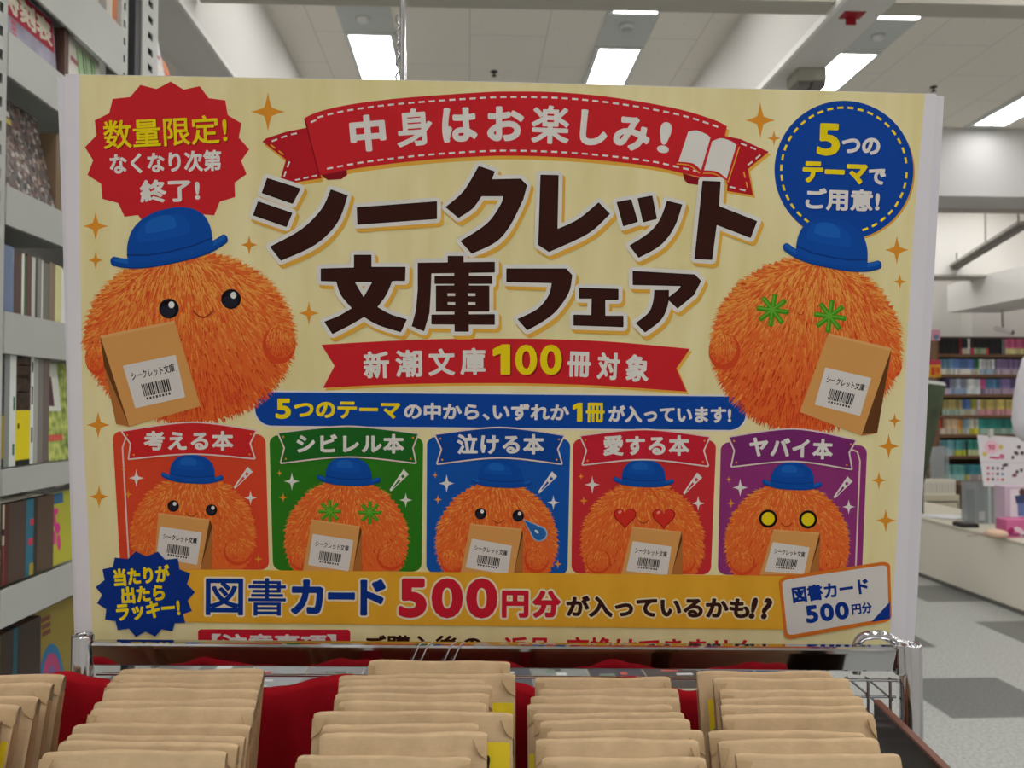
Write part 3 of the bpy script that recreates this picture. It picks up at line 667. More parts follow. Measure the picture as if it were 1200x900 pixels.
# price cards on the bookcase end
def card(name, label, cat, x0, y0, x1, y1, Y, M, deco=None):
    t = thing(name, label, cat, tuple(hit((x0 + x1) / 2, y1, 1, Y)))
    S = Sheet(hit(x0, y0, 1, Y), hit(x1, y0, 1, Y), hit(x0, y1, 1, Y), step=.0006, base=.002)
    a, b = hit(x0, y1, 1, Y), hit(x1, y0, 1, Y)
    mb = MB(); mb.box((a.x, Y - .001, a.z), (b.x, Y + .006, b.z), M); mb.build('panel', t)
    if deco: deco(S, t)
    return t
def d1(S, t):
    mb = MB(); S.quad(mb, [(1088, 422), (1102.5, 422), (1102.5, 427.5), (1088, 427.5)], C('#c83a54'), 1)
    S.text(mb, '新刊', 1096, 435, 10, 11, C('#d03a2c'), 2, bold=.3); mb.build('print', t)
card('price_card', 'red and yellow price card on the end of the far bookcase', 'sign', 1087, 422, 1102.5, 442, YB - .06, C('#e0b030'), d1)
def d2(S, t):
    mb = MB(); S.ell(mb, 1097, 395, 3, 3, C('#6a8cb0'), 1); mb.build('print', t)
card('price_card', 'pink card with a blue dot above the red and yellow card', 'sign', 1091, 386.5, 1101.5, 399, YB - .06, C('#e0a0b8'), d2)
# service counter
CX, CT = 3.98, 0.52
t = thing('service_counter', 'long low cream service counter on the right', 'counter', (CX + .35, 6, 0))
mb = MB(); mb.box((CX, 4.2, .03), (CX + .7, 8.9, CT - .025), mat('#ebe6d8', .5)); mb.build('body', t)
mb = MB(); mb.box((CX - .008, 4.2, CT - .025), (CX + .7, 8.9, CT), mat('#d2ccba', .4)); mb.build('worktop', t, bevel=.004)
mb = MB(); mb.box((CX - .012, 4.2, .0), (CX + .69, 8.9, .03), mat('#6a6862', .5)); mb.build('base_strip', t)
def onc(px, py): return hit(px, py, 2, CT)
# things on the counter
t = MB()
p = onc(1094, 604.5)
for k in range(4): 
    X = Matrix.Translation((p.x + .03 * k, p.y - .05 * k, CT + .0025 * k)) @ Matrix.Rotation(R(12 * k - 10), 4, 'Z'); t.box((-.15, -.11, 0), (.15, .11, .002), C('#e4e4e8'), X)
tag(t.build('paper_sheets'), 'loose white papers lying on the counter top', 'papers')
p = onc(1131, 617); t = thing('card_reader', 'small black card tray on the counter by the papers', 'tray', tuple(p))
mb = MB(); mb.box((p.x - .06, p.y - .08, CT), (p.x + .07, p.y + .08, CT + .03), C('#2c2a2a')); mb.build('body', t, bevel=.004)
mb = MB(); mb.box((p.x - .05, p.y - .07, CT + .03), (p.x + .06, p.y + .07, CT + .033), C('#4a4848')); mb.build('pad', t)
CLEAR = mat('#b4bcc0', .12, 0, .5, 'glass', alpha=.42)
YA = 6.95
a = hit(1141, 476, 1, YA).x; b = hit(1175, 476, 1, YA).x; zt = hit(1150, 566, 1, YA).z
t = thing('acrylic_display_case', 'clear grey acrylic display case standing on the counter', 'display case', ((a + b) / 2, YA + .1, CT))
mb = MB(); mb.box((a, YA, CT), (b, YA + .006, zt), CLEAR); mb.box((a, YA + .194, CT), (b, YA + .2, zt), CLEAR); mb.box((a, YA + .006, CT), (a + .006, YA + .194, zt), CLEAR); mb.box((b - .006, YA + .006, CT), (b, YA + .194, zt), CLEAR); mb.build('shell', t)
mb = MB(); mb.box((a + .02, YA + .05, CT + .002), (a + .1, YA + .15, zt - .06), C('#6a6c72')); mb.box((a + .11, YA + .06, CT + .002), (b - .02, YA + .16, zt - .1), C('#8c9094')); mb.build('contents', t)
mb = MB(); mb.box((a + .03, YA - .004, CT + .03), (a + .08, YA, CT + .1), C('#b8bcc0')); mb.build('sticker', t)
# hanging goods sheet with clip
YH = 6.86
S = Sheet(hit(1145, 510, 1, YH), hit(1240, 515, 1, YH), hit(1150, 571, 1, YH), step=.0008, base=.003)
t = thing('goods_sheet', 'white sheet of pink goods pictures clipped up over the counter', 'sheet', tuple(hit(1170, 571, 1, YH)))
mb = MB(); q = [(1145, 509.5), (1240, 515), (1240, 574), (1152.5, 569.5)]
mb.prism([(0, 0), (1, 0), (1, 1), (0, 1)], 1, mat('#e2dee4', .4), lambda u, v, c: S.at(*quadmap(q)(u, v), -.004 * c)); mb.build('paper', t)
mb = MB(); pk, rd, dk = C('#d86a9c'), C('#c84a6a'), C('#4a3a44'); rnd = random.Random(3)
S.ell(mb, 1162, 524, 8.5, 8, C('#ecc4d4'), 1); S.text(mb, '10', 1162, 524, 8, 6, rd, 2, bold=.3)
S.line(mb, [(1160, 536), (1171, 537)], 2.4, rd, 1); S.ell(mb, 1174, 535, 3.2, 3, pk, 1); S.ell(mb, 1173, 524, 2.5, 3, C('#dcc46a'), 1); S.ell(mb, 1154, 532, 3, 2.5, C('#dcc46a'), 1)
S.quad(mb, [(1148.5, 540.5), (1240, 543.5), (1240, 544.5), (1148.5, 541.5)], C('#cfc8d4'), 1)
for px, py, c in ((1194, 524, dk), (1191, 531, dk), (1187, 536, dk), (1198, 531, dk), (1178, 545, dk), (1192, 553, dk), (1189, 557, C('#8a4a5a')), (1197, 551, dk)): S.ell(mb, px, py, rnd.uniform(1.6, 4.2), rnd.uniform(1.4, 2.4), c, 1, rnd.uniform(-40, 40))
for i in range(4):
    for j in range(3): S.ell(mb, 1158 + i * 5.6, 548.5 + j * 6.5 + i * .2, 1.7, 1.8, C(('#c86a8c', '#6a84b0', '#c84a54', '#5a4a64', '#e0a0bc')[rnd.randint(0, 4)]), 1)
mb.build('goods_print', t)
mb = MB(); p = hit(1161, 507, 1, YH - .012); mb.box((p.x - .014, YH - .03, p.z - .035), (p.x + .014, YH + .01, p.z + .03), C('#c8ccc4')); mb.build('clip', t)
mb = MB(); p2 = hit(1161, 571, 1, YH + .03); mb.tube([(p.x, YH + .02, CT), (p.x, YH + .02, p.z)], .008, C('#b8c0c0')); mb.build('stand', t)
# pink packages
YP = 6.2
for k, (x0, y0, x1, y1, dy, c, lab) in enumerate(((1178, 570, 1206, 612, .2, '#cfb8cc', 'tall pink windowed toy box on the counter'), (1180, 609, 1206, 634, 0, '#d06a9c', 'small hot pink package in front of the tall toy box'))):
    a = hit(x0, y1, 1, YP + dy); b = hit(x1, y0, 1, YP + dy); a.z = CT
    t = thing('toy_box', lab, 'box', ((a.x + b.x) / 2, YP + dy + .06, CT)); mb = MB(); mb.box((a.x, YP + dy, CT + .001), (b.x, YP + dy + .13, b.z), C(c)); mb.build('carton', t, bevel=.003)
    S = Sheet(a, Vector((b.x, YP + dy, a.z)), Vector((a.x, YP + dy, b.z)), step=.0008, base=.0016); mb = MB()
    if k == 0:
        S.quad(mb, [(1184, 573), (1205, 573), (1205, 606), (1184, 606)], C('#e8dce8'), 1); S.quad(mb, [(1192, 588), (1205, 588), (1205, 605), (1193, 605)], C('#6a78b0'), 2)
        S.ell(mb, 1198, 577, 4, 4.5, C('#5a3a30'), 2); S.quad(mb, [(1189, 581), (1205, 579), (1205, 589), (1191, 590)], C('#3a4470'), 3); S.quad(mb, [(1178, 606), (1206, 606), (1206, 611), (1178, 611)], C('#d64a9a'), 2)
    else:
        S.ell(mb, 1185, 622, 4, 3.5, C('#a82a64'), 1, 30); S.ell(mb, 1194, 621, 6, 3, C('#e8c8dc'), 1, -25); S.ell(mb, 1199, 626, 5, 2.5, C('#e8e0e8'), 1, 20); S.quad(mb, [(1182, 625), (1205, 627), (1205, 628.5), (1182, 627)], C('#7a2a5c'), 2)
    mb.build('printed_panel', t)
p = onc(1167, 630); t = thing('plush_keyring', 'small peach coloured lump lying at the counter edge', 'toy', tuple(p))
mb = MB(); mb.lathe((p.x, p.y, CT), [(.002, .0), (.06, .004), (.085, .025), (.07, .05), (.03, .062), (0.001, .064)], mat('#d8b8a0', .7)); mb.build('body', t)
mb = MB(); mb.tube([(p.x - .075, p.y, CT + .03), (p.x - .13, p.y + .05, CT + .012), (p.x - .19, p.y + .04, CT + .008)], .006, C('#a8988c')); mb.build('cord', t)
# register display seen past the poster edge
YD = 7.6
a, b, c_, d_ = hit(1080, 447, 1, YD), hit(1109, 452, 1, YD), hit(1083, 566, 1, YD), hit(1070, 566, 1, YD)
t = thing('register_display', 'dark green leaning display panel behind the poster edge', 'display', ((c_.x + d_.x) / 2, YD, CT))
mb = MB(); mb.prism([(a.x - .25, a.z + .02), (b.x, b.z), (c_.x, c_.z), (d_.x - .2, d_.z)], .05, mat('#46523a', .25, 0, .5, 'noisy', scale=5.0, amt=.35), lambda u, v, h: Vector((u, YD + h, v))); mb.build('panel', t)
mb = MB(); mb.prism([(a.x - .25, a.z + .055), (b.x - .02, b.z + .03), (b.x, b.z), (a.x - .25, a.z + .02)], .055, C('#dcdcdc'), lambda u, v, h: Vector((u, YD - .003 + h, v))); mb.build('top_edge', t)
mb = MB(); mb.box((d_.x - .15, YD + .01, CT), (c_.x, YD + .04, c_.z), C('#6a6c68')); mb.build('stand', t)
# beige back cabinet with a row of white books
YCB = 9.2
a = hit(1060, 476, 1, YCB).x; b = hit(1123, 476, 1, YCB).x; z1 = hit(1100, 580, 1, YCB).z; 
t = thing('back_cabinet', 'beige cabinet behind the counter with white books on top', 'cabinet', ((a + b) / 2, YCB + .15, 0))
mb = MB(); mb.box((a, YCB, 0), (b, YCB + .3, z1), mat('#c8c0a8', .5)); mb.build('body', t)
mb = MB(); mb.box((a + .02, YCB - .008, .04), (b - .03, YCB, z1 - .085), mat('#cfc7b0', .5)); mb.build('door', t)
mb = MB(); mb.box((a + .015, YCB - .004, z1 - .083), (b - .018, YCB + .0, z1 - .068), DARK); mb.box((b - .028, YCB - .004, .04), (b - .018, YCB, z1 - .083), DARK); mb.build('door_gap', t)
x = hit(1076, 476, 1, YCB).x; k = 0
while x < b - .03:
    wd = (.034, .028, .04, .031)[k % 4]; mb = MB(); mb.box((x, YCB + .03, z1), (x + wd - .002, YCB + .17, z1 + .165 - .005 * (k % 2)), C('#dcd8cc')); mb.box((x + .2 * wd, YCB + .0285, z1 + .02), (x + .7 * wd, YCB + .03, z1 + .13), C('#c2beb4'))
    o = mb.build('white_paperback'); tag(o, 'white paperback in the row on the beige cabinet behind the counter', 'book', 'white paperbacks on the beige cabinet'); x += wd; k += 1
a = hit(1093, 476, 1, YCB + .2).x; b2 = hit(1111, 476, 1, YCB + .2).x
t = thing('acrylic_stand', 'clear acrylic stand behind the white books on the cabinet', 'stand', ((a + b2) / 2, YCB + .22, z1))
mb = MB(); mb.box((a, YCB + .2, z1), (a + .01, YCB + .28, z1 + .52), CLEAR); mb.box((b2 - .01, YCB + .2, z1), (b2, YCB + .28, z1 + .52), CLEAR); mb.box((a + .01, YCB + .27, z1), (b2 - .01, YCB + .28, z1 + .52), CLEAR); mb.build('shell', t)
a = hit(1126, 476, 1, 9.3).x
t = thing('wooden_trolley', 'small brown wooden trolley with white goods beside the beige cabinet', 'trolley', (a + .2, 9.45, 0))
for xx in (a, a + .2, a + .4):
    mb = MB(); mb.box((xx, 9.3, 0), (xx + .03, 9.6, .62), WOOD); mb.build('post', t)
for z in (.12, .42, .60): mb = MB(); mb.box((a + .03, 9.3, z), (a + .2, 9.6, z + .02), WOOD); mb.box((a + .23, 9.3, z), (a + .4, 9.6, z + .02), WOOD); mb.build('shelf', t)
mb = MB(); mb.box((a + .04, 9.32, .44), (a + .19, 9.55, .5), C('#dcd6cc')); mb.box((a + .24, 9.32, .44), (a + .38, 9.55, .52), C('#d4ccc0')); mb.build('tray', t)
# soft white hanging bag at the frame edge
p = hit(1214, 470, 1, 5.2); t = thing('hanging_bag', 'soft white rounded bag hanging at the right edge of the frame', 'bag', tuple(p - Vector((0, 0, .28))))
mb = MB(); mb.lathe(p, [(.001, -.26), (.08, -.255), (.122, -.21), (.135, -.12), (.125, .02), (.10, .16), (.07, .27), (.02, .33), (.001, .335)], mat('#e4e2ea', .6, 0, .3, 'noisy', scale=8.0, amt=.05)); mb.build('body', t)
mb = MB(); mb.tube([p + Vector((0, 0, .33)), (p.x, p.y, CEIL)], .004, C('#d8d8d8')); mb.build('cord', t)

# ================================================================== table of magazines behind the wagon
t = thing('display_table', 'grey low display table behind the wagon', 'table', (0, 2.3, 0))
mb = MB(); mb.box((-.75, 1.75, .76), (.95, 2.75, .79), mat('#a8a8a6', .5)); mb.build('tabletop', t, bevel=.004)
for sx in (-.7, .86):
    for sy in (1.8, 2.66): mb = MB(); mb.box((sx, sy, 0), (sx + .04, sy + .04, .76), GREYMETAL); mb.build('leg', t)
rnd = random.Random(8)
mags = (('#7a807c', 'pale grey green'), ('#94989a', 'light grey'), ('#868488', 'silver grey'), ('#6a6c74', 'blue grey'), ('#8c8c88', 'ash grey'), ('#4a4c54', 'charcoal'), ('#7c807c', 'stone grey'), ('#3c3440', 'dark plum'), ('#3a2e2a', 'dark brown'), ('#2a3450', 'navy'), ('#26406a', 'deep blue'))
for i, (c, word) in enumerate(mags):
    for j, rowy in enumerate((1.80, 2.12, 2.44)):
        x = -.72 + i * .148; y0 = rowy; t = thing('magazine', '%s covered magazine on the display table behind the wagon, %s row' % (word, ('near', 'middle', 'far')[j]), 'magazine', (x + .07, y0 + .13, .79))
        mb = MB(); mb.box((x, y0, .79), (x + .142, y0 + .28, .797), PAGES); mb.build('page_block', t)
        mb = MB(); mb.box((x, y0, .797), (x + .142, y0 + .28, .7985), C(c)); mb.build('cover', t)
        mb = MB()
        for q in range(4):
            u, v = rnd.uniform(.05, .6), rnd.uniform(.08, .8); mb.box((x + u * .142, y0 + v * .28, .7985), (x + (u + rnd.uniform(.12, .35)) * .142, y0 + (v + rnd.uniform(.03, .15)) * .28, .799 + .0001 * q), C(rnd.choice(('#d8d8d4', '#b04a40', '#3c3c40', '#c8ccc8', '#6a7a68'))))
        mb.build('cover_print', t)

#@@WAGON
# ================================================================== THE WAGON
PL, PR = pix(97, 748, .835), pix(1067, 760, .815)
PR.z = PL.z = (PL.z + PR.z) / 2
ex = (PR - PL).normalized(); ey = Vector((-ex.y, ex.x, 0)); ez = Vector((0, 0, 1)); WW = (PR - PL).length
WM = lambda a, b, c: PL + ex * a + ey * b + ez * c          # wagon space: along the rail, away from the viewer, up from the rail top
WG = thing('display_wagon', 'chrome framed display wagon holding rows of paper bags', 'wagon', tuple(WM(WW / 2, -.2, -PL.z)))
def wbox(mb, a, b, M):
    P = [WM(x, y, z) for z in (a[2], b[2]) for x, y in ((a[0], a[1]), (b[0], a[1]), (b[0], b[1]), (a[0], b[1]))]
    mb.mesh(P, [(0, 3, 2, 1), (4, 5, 6, 7), (0, 1, 5, 4), (1, 2, 6, 5), (2, 3, 7, 6), (3, 0, 4, 7)], M)
mb = MB(); mb.prism([(-.0035, 0), (-.0055, -.0010), (-.0064, -.003), (-.0062, -.006), (-.0022, -.0225), (.0, -.024), (.0045, -.024), (.006, -.021), (.006, -.003), (.0045, 0)], WW - .026, CHROME, lambda b, z, c: WM(.012 + c, b, z)); mb.build('back_rail', WG)
mb = MB(); wbox(mb, (.0, -.385, -.029 - .06), (WW, -.373, -.06), CHROME); mb.build('front_rail', WG, bevel=.0035)
def post(x, y, z1, r=.0105):
    mb = MB(); q = WM(x, y, z1); zf = -q.z
    mb.lathe(q, [(r, zf), (r, -.002), (r - .001, 0), (r - .002, 0), (r - .0026, -.002), (r - .0026, -.03), (0, -.03)], CHROME, n=32); return mb.build('post', WG)
post(0, 0, .006); post(WW, 0, .003); post(0, -.38, -.05); post(WW, -.38, -.05)
mb = MB(); wbox(mb, (WW - .0165, -.008, -.026), (WW - .008, .008, .002), CHROME); mb.build('rail_end', WG, bevel=.002)
mb = MB(); r_ = .0045; pts = [WM(WW - .047, .012, -.03)] + [WM(WW - .047 + .012 * (1 - math.cos(k * R(18))), .012 - .004 * k / 5, -.006 + .014 * math.sin(k * R(18))) for k in range(6)] + [WM(WW - .03 + .004 * k, .008, .009 - .0003 * k * k) for k in range(1, 6)] + [WM(WW - .0035, .006, .001), WM(WW - .0015, .004, -.012)]
mb.tube(pts, r_, CHROME); mb.build('handle_loop', WG)
mb = MB(); mb.tube([WM(.012, .004, -.0335), WM(WW - .012, .004, -.0335)], .0016, CHROME, n=10); mb.build('wire_rail', WG)
mb = MB(); mb.tube([WM(.012, .004, -.0765), WM(WW - .012, .004, -.0765)], .0016, CHROME, n=10); mb.build('wire_rail', WG)
WIRE = mat('#a8aab0', .2, 1.0)
mb = MB()
for k in range(5): mb.tube([WM(WW - .018 - .021 * k, .004, -.031), WM(WW - .018 - .021 * k, .004, -.2)], .0014, WIRE, n=8)
for z in (-.05, -.07, -.09, -.12): mb.tube([WM(WW - .105, .006, z), WM(WW - .012, .006, z)], .0014, WIRE, n=8)
for k in range(4): mb.tube([WM(WW - .095 + .018 * k, .0055, -.031), WM(WW - .095 + .018 * k + min(.06, .08 - .018 * k), .0055, -.031 - min(.06, .08 - .018 * k) * .85)], .0011, WIRE, n=8)
mb.build('wire_mesh', WG)
# thin tie around the rail
mb = MB()
for k in range(4):
    x0 = .325 + .0085 * k + (.014 if k > 1 else 0); mb.tube([WM(x0 + .010, .0, .0012), WM(x0 + .006, -.0068, .0), WM(x0, -.0072, -.014), WM(x0 - .004, -.0068, -.018)], .0006, mat('#d8d8dc', .2, 0, .6, 'glass', alpha=.55), n=6)
tag(mb.build('plastic_tie'), 'clear thin plastic ties looped round the middle of the chrome rail', 'tie')
# tray and panels
BASE = 1.065
zt = BASE - PL.z
mb = MB(); wbox(mb, (-.16, -.372, zt - .03), (WW - .005, -.012, zt - .012), mat('#5a2a2c', .5)); mb.build('tray', WG)
AC = mat('#2c2016', .2, 0, .2, 'noisy', scale=9.0, amt=.5)
p1, p2 = pix(1024, 823, .775), pix(1112, 915, .62)
xw = (p1 - PL).dot(ex)
mb = MB(); zp = p1.z - PL.z; q1 = (p1 - PL); q2 = (p2 - PL); A = (q1.dot(ex), q1.dot(ey)); B = (q2.dot(ex), q2.dot(ey)); B = (A[0] + (B[0] - A[0]) * 1.5, A[1] + (B[1] - A[1]) * 1.5)
mb.prism([A, B, (B[0] + .004, B[1]), (A[0] + .004, A[1])], zp - zt + .01, AC, lambda a, b, c: WM(a, b, zt - .01 + c)); o = mb.build('side_panel', WG); o['label'] = 'glossy dark brown acrylic side panel'
mb = MB(); mb.prism([(A[0] - .0005, A[1]), (B[0] - .0005, B[1]), (B[0] + .0055, B[1]), (A[0] + .0055, A[1])], .0025, mat('#6e3a22', .3, 0, .5), lambda a, b, c: WM(a, b, zp + c)); mb.build('panel_edge', WG)
# red cloth lining: floor and back wall with soft folds
CLOTH = mat('#a3121f', .85, 0, .1, 'noisy', scale=400.0, amt=.08, bump=.15, dist=.0005)
mb = MB(); NXc, prof = 90, []
for k in range(9): prof.append((-.368 + .04 * k, 0))
for k in range(1, 6): prof.append((-.048 + .028 * math.sin(k * R(18)), .028 * (1 - math.cos(k * R(18)))))
for k in range(1, 9): prof.append((-.018 - .0 * k, .028 + (.176 - .028) * k / 8))
for k in range(1, 6): prof.append((-.018 + .010 * (1 - math.cos(k * R(36))), .176 + .008 * math.sin(k * R(36)) - .004 * k / 5))
V = []
for i in range(NXc + 1):
    x = -.028 + (WW - .085) * i / NXc
    for k, (b, z) in enumerate(prof):
        f = max(0, (k - 10) / 17); wv = .006 * math.sin(x * 55 + 1.3) + .004 * math.sin(x * 131)
        V.append(WM(x, b - abs(wv) * f * .9, zt - .010 + z * (1.0 + .035 * math.sin(x * 47 + 2) * (k > 14))))
n = len(prof); mb.mesh(V, [(i * n + k, (i + 1) * n + k, (i + 1) * n + k + 1, i * n + k + 1) for i in range(NXc) for k in range(n - 1)], CLOTH, True)
o = mb.build('red_cloth'); so = o.modifiers.new('solid', 'SOLIDIFY'); so.thickness = .001; so.offset = 0
tag(o, 'red cloth lining the floor and back of the wagon', 'cloth')
# chrome pole and twisted wire behind the poster
p = pix(472.5, 60, .93); t = thing('poster_pole', 'slim chrome pole rising behind the poster top', 'pole', (p.x, p.y, 0))
mb = MB(); mb.tube([(p.x, p.y, 0), (p.x, p.y, 1.2), (p.x, p.y, 2.2)], .0038, CHROME, n=16); mb.build('tube', t)
mb = MB(); mb.lathe((p.x, p.y, 0), [(.0, .012), (.09, .010), (.1, .0), (0, 0)], CHROME); mb.build('foot', t)
mb = MB(); q = pix(466, 15, .925); pts = []
for k in range(40): s = k / 39; pts.append(Vector((p.x - .006 - .002 * math.sin(k * 1.1), p.y - .002 * math.cos(k * 1.1), q.z - .11 * s)))
mb.tube(pts, .0012, CHROME, n=8); mb.build('twisted_wire', t)

#@@BAGS
# ================================================================== PAPER BAGS
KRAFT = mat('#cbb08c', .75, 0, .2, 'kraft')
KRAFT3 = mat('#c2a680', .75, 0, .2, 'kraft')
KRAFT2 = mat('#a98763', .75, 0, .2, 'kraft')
YEL, GRN = mat('#e8cf22', .45), mat('#2e8f4e', .45)
def make_bag(xl, xr, ytop, d, label, group, seed, sticker=None, lean=R(17), skew=0):
    rnd = random.Random(seed)
    TL, TR = pix(xl, ytop, d), pix(xr, ytop + skew, d); TR.z = TL.z
    wd = (TR - TL).length; u = (TR - TL).normalized(); fw = Vector((-u.y, u.x, 0))
    H = (TL.z - BASE) / math.cos(lean); upv = (ez * math.cos(lean) + fw * math.sin(lean)); nv = u.cross(upv)   # nv points away from the viewer... checked below
    if nv.dot(fw) < 0: nv = -nv
    base = (TL + TR) / 2 - upv * H
    t = thing('paper_bag', label, 'paper bag', (base.x, base.y, BASE), group)
    tk = rnd.uniform(.0095, .0125); roll = rnd.uniform(.0026, .0036); N = 22
    ph = [rnd.uniform(0, 6.28) for _ in range(6)]
    def P(a, y, z):                      # a 0..1 across, y away from the viewer, z up along the bag
        s = z / H
        wob = .0009 * math.sin(a * 9 + ph[0]) * s + .0006 * math.sin(a * 23 + ph[1] + s * 5) + .0005 * math.sin(s * 17 + ph[2])
        zz = z + (.0006 * math.sin(a * 4 + ph[3]) + .0004 * math.sin(a * 11 + ph[4])) * s * s
        edge = min(a, 1 - a); pin = 1 - .35 * math.exp(-edge * 40) * s ** 6
        return base + u * ((a - .5) * wd) + nv * ((y + tk * .5) * pin + wob) + upv * zz - upv * (.0018 * math.exp(-edge * 60) * s ** 4)
    prof = [(-tk, H * k / 7) for k in range(7)] + [(-tk * (.98 - .1 * k), H * (.905 + .022 * k)) for k in range(3)]
    yc, zc = -tk * .5 + .001, H - roll
    prof += [(yc - roll * 1.15 * math.cos(k * R(22.5)), zc + roll * math.sin(k * R(22.5))) for k in range(9)]
    prof += [(yc + roll * 1.2, zc - .006), (yc + roll * .7 + .001, H * .86)] + [(0, H * .8 * (1 - k / 4)) for k in range(5)]
    n = len(prof); xs = [0, .012, .03] + [.03 + .94 * k / (N - 4) for k in range(1, N - 4)] + [.97, .988, 1]
    mb = MB(); V = [P(a, y, z) for a in xs for (y, z) in prof]
    mb.mesh(V, [(i * n + k, (i + 1) * n + k, (i + 1) * n + k + 1, i * n + k + 1) for i in range(len(xs) - 1) for k in range(n - 1)], KRAFT, True)
    mb.build('body', t)
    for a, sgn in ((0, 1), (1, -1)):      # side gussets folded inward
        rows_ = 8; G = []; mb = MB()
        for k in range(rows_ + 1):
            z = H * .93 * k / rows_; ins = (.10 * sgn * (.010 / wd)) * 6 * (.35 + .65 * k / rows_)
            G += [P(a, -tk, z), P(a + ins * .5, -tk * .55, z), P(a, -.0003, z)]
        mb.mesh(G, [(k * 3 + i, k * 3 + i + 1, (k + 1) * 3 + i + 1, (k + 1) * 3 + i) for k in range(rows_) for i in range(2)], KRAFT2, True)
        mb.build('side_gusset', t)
    for a, sgn in ((.0, 1), (1.0, -1)):   # folded ears at the two top corners
        s1 = rnd.uniform(.05, .10) * sgn
        ear = [P(a, -tk - .0006, H * .985), P(a + s1, -tk - .0012, H * .975), P(a + s1 * .55, -tk - .0010, H * .93), P(a, -tk - .0008, H * .915)]
        if rnd.random() < .8:
            mid = [e + nv * -.0014 for e in (ear[1], ear[2])]; mb = MB()
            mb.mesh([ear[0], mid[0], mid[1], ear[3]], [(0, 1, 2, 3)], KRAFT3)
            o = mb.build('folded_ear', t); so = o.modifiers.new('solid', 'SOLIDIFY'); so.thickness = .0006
    if sticker:
        a0, a1, drop, txt = sticker; mb = MB(); z1 = H - drop; z0 = max(H - drop - .075, .02)
        def Q(a, z, dd): return P(a, -tk - dd, z)
        def patch(aa, ab, za, zb, M, dd):
            K = 6
            for i in range(K):
                for j in range(K): mb.face([Q(aa + (ab - aa) * (i + p) / K, za + (zb - za) * (j + q) / K, dd) for p, q in ((0, 0), (1, 0), (1, 1), (0, 1))], M)
        patch(a0, a1, z0, z1, YEL, .0006)
        for (f0, f1, g0, g1) in ((0, 1, .44, .62), (.15, .8, .62, .68), (0, .6, .12, .26)): patch(a0 + (a1 - a0) * f0, a0 + (a1 - a0) * f1, z0 + (z1 - z0) * g0, z0 + (z1 - z0) * g1, GRN, .0009)
        o = mb.build('sticker', t); o['label'] = 'yellow and green sticker'
        if txt:
            mb2 = MB(); seg = string_segs(txt); sc0 = .016; ac = a0 + (a1 - a0) * .18
            for pg in sdf_faces(seg * 40, 2.2, 1.6, 7): mb2.face([Q(ac + p[0] / 40 * sc0 / wd, z1 - .021 + p[1] / 40 * sc0, .0011) for p in pg], BLK)
            mb2.build('sticker_lettering', o)
    return t
cols = [
 ('leftmost', [(-120, 77, 790), (-140, 62, 800), (-160, 46, 817), (-180, 24, 824), (-205, 3, 842), (-225, -14, 866)]),
 ('second', [(142, 309, 783.5), (134, 308, 790), (126, 306, 799), (124, 303, 807), (113, 301, 820), (109, 298, 829), (88, 294, 848), (80, 287, 861), (71, 280, 869), (52, 266, 880)]),
 ('middle', [(433, 598, 774), (398, 604, 790), (399, 568, 796), (398, 577, 803), (394, 573, 812), (398, 570, 822), (369, 601, 834), (379, 561, 848), (376, 571, 858), (349, 552, 886)]),
 ('fourth', [(627, 785, 793), (631, 794, 807), (622, 795, 816), (618, 787, 825), (626, 801, 835), (633, 808, 843), (641, 823, 856), (628, 818, 866), (635, 826, 887)]),
 ('rightmost', [(816, 973, 786), (835, 995, 794), (843, 999, 808), (844, 1011, 817), (844, 1014, 826), (845, 1023, 836), (830, 1012, 857), (841, 1029, 866), (862, 1054, 883)])]
stick = {(0, 3): (.955, .99, .028, None), (2, 1): (.86, .99, .024, '!'), (2, 6): (.83, .985, .021, '!'), (2, 5): (.01, .12, .034, '1'), (3, 3): (.01, .10, .038, None), (4, 0): (.06, .22, .024, '1'), (4, 8): None}
ordw = ('rearmost', 'second from the back', 'third from the back', 'fourth from the back', 'fifth from the back', 'sixth from the back', 'seventh from the back', 'eighth from the back', 'ninth from the back', 'front')
for ci, (cn, bags) in enumerate(cols):
    n = len(bags)
    for bi, (xl, xr, y) in enumerate(bags):
        d = .768 - (.768 - .605) * bi / (9 if ci else 7.5)
        if ci == 3: d = .768 - (.768 - .605) * bi / 8.4
        if ci == 4: d = .765 - (.765 - .605) * bi / 8.2
        wd = ordw[bi] if bi < n - 1 else 'frontmost'
        lab = 'kraft bag, %s in the %s%s' % (wd, cn + ' column' + (' from left' if cn in ('second', 'fourth') else ''), ', yellow sticker' if stick.get((ci, bi)) else '')
        make_bag(xl, xr, y, d, lab, 'kraft paper bags in the %s column' % cn, 100 * ci + bi, stick.get((ci, bi)), skew=0)

#@@POSTER
# ================================================================== THE POSTER
S = Sheet(pix(70, 88, .80), pix(1106, 112, .824), pix(92, 755, .862))
PO = thing('poster', 'big yellow sale poster with orange fuzzy creatures behind the wagon rail', 'poster', tuple(S.at(580, 800, -.003)))
PAPER = mat('#e6e4ee', .5, 0, .3)
P_ = lambda h: mat(h, .6, 0, .12)
WHITE, RED, BLUE, ORANGE, GOLD, BROWN, YELLOW = P_('#e8e6e2'), P_('#d2262f'), P_('#0b48a8'), P_('#e8992e'), P_('#efb03a'), P_('#3a1a14'), P_('#f4dc14')
CRIM, SHADOW, NAVY, DKRED = P_('#cf2036'), P_('#ecb648'), P_('#0a3590'), P_('#8f1220')
lerp_poly = lambda pts: pts
mb = MB(); bk = [(67, 90), (300, 93), (600, 98), (1106.5, 112.5), (1101, 210), (1089, 430), (1075, 700), (1070, 772), (88, 772), (80, 520), (73, 260)]
mb.prism(bk, .004, PAPER, lambda a, b, c: S.at(a, b, -.0008 - c)); o = mb.build('backing_board', PO); o['label'] = 'white backing board'
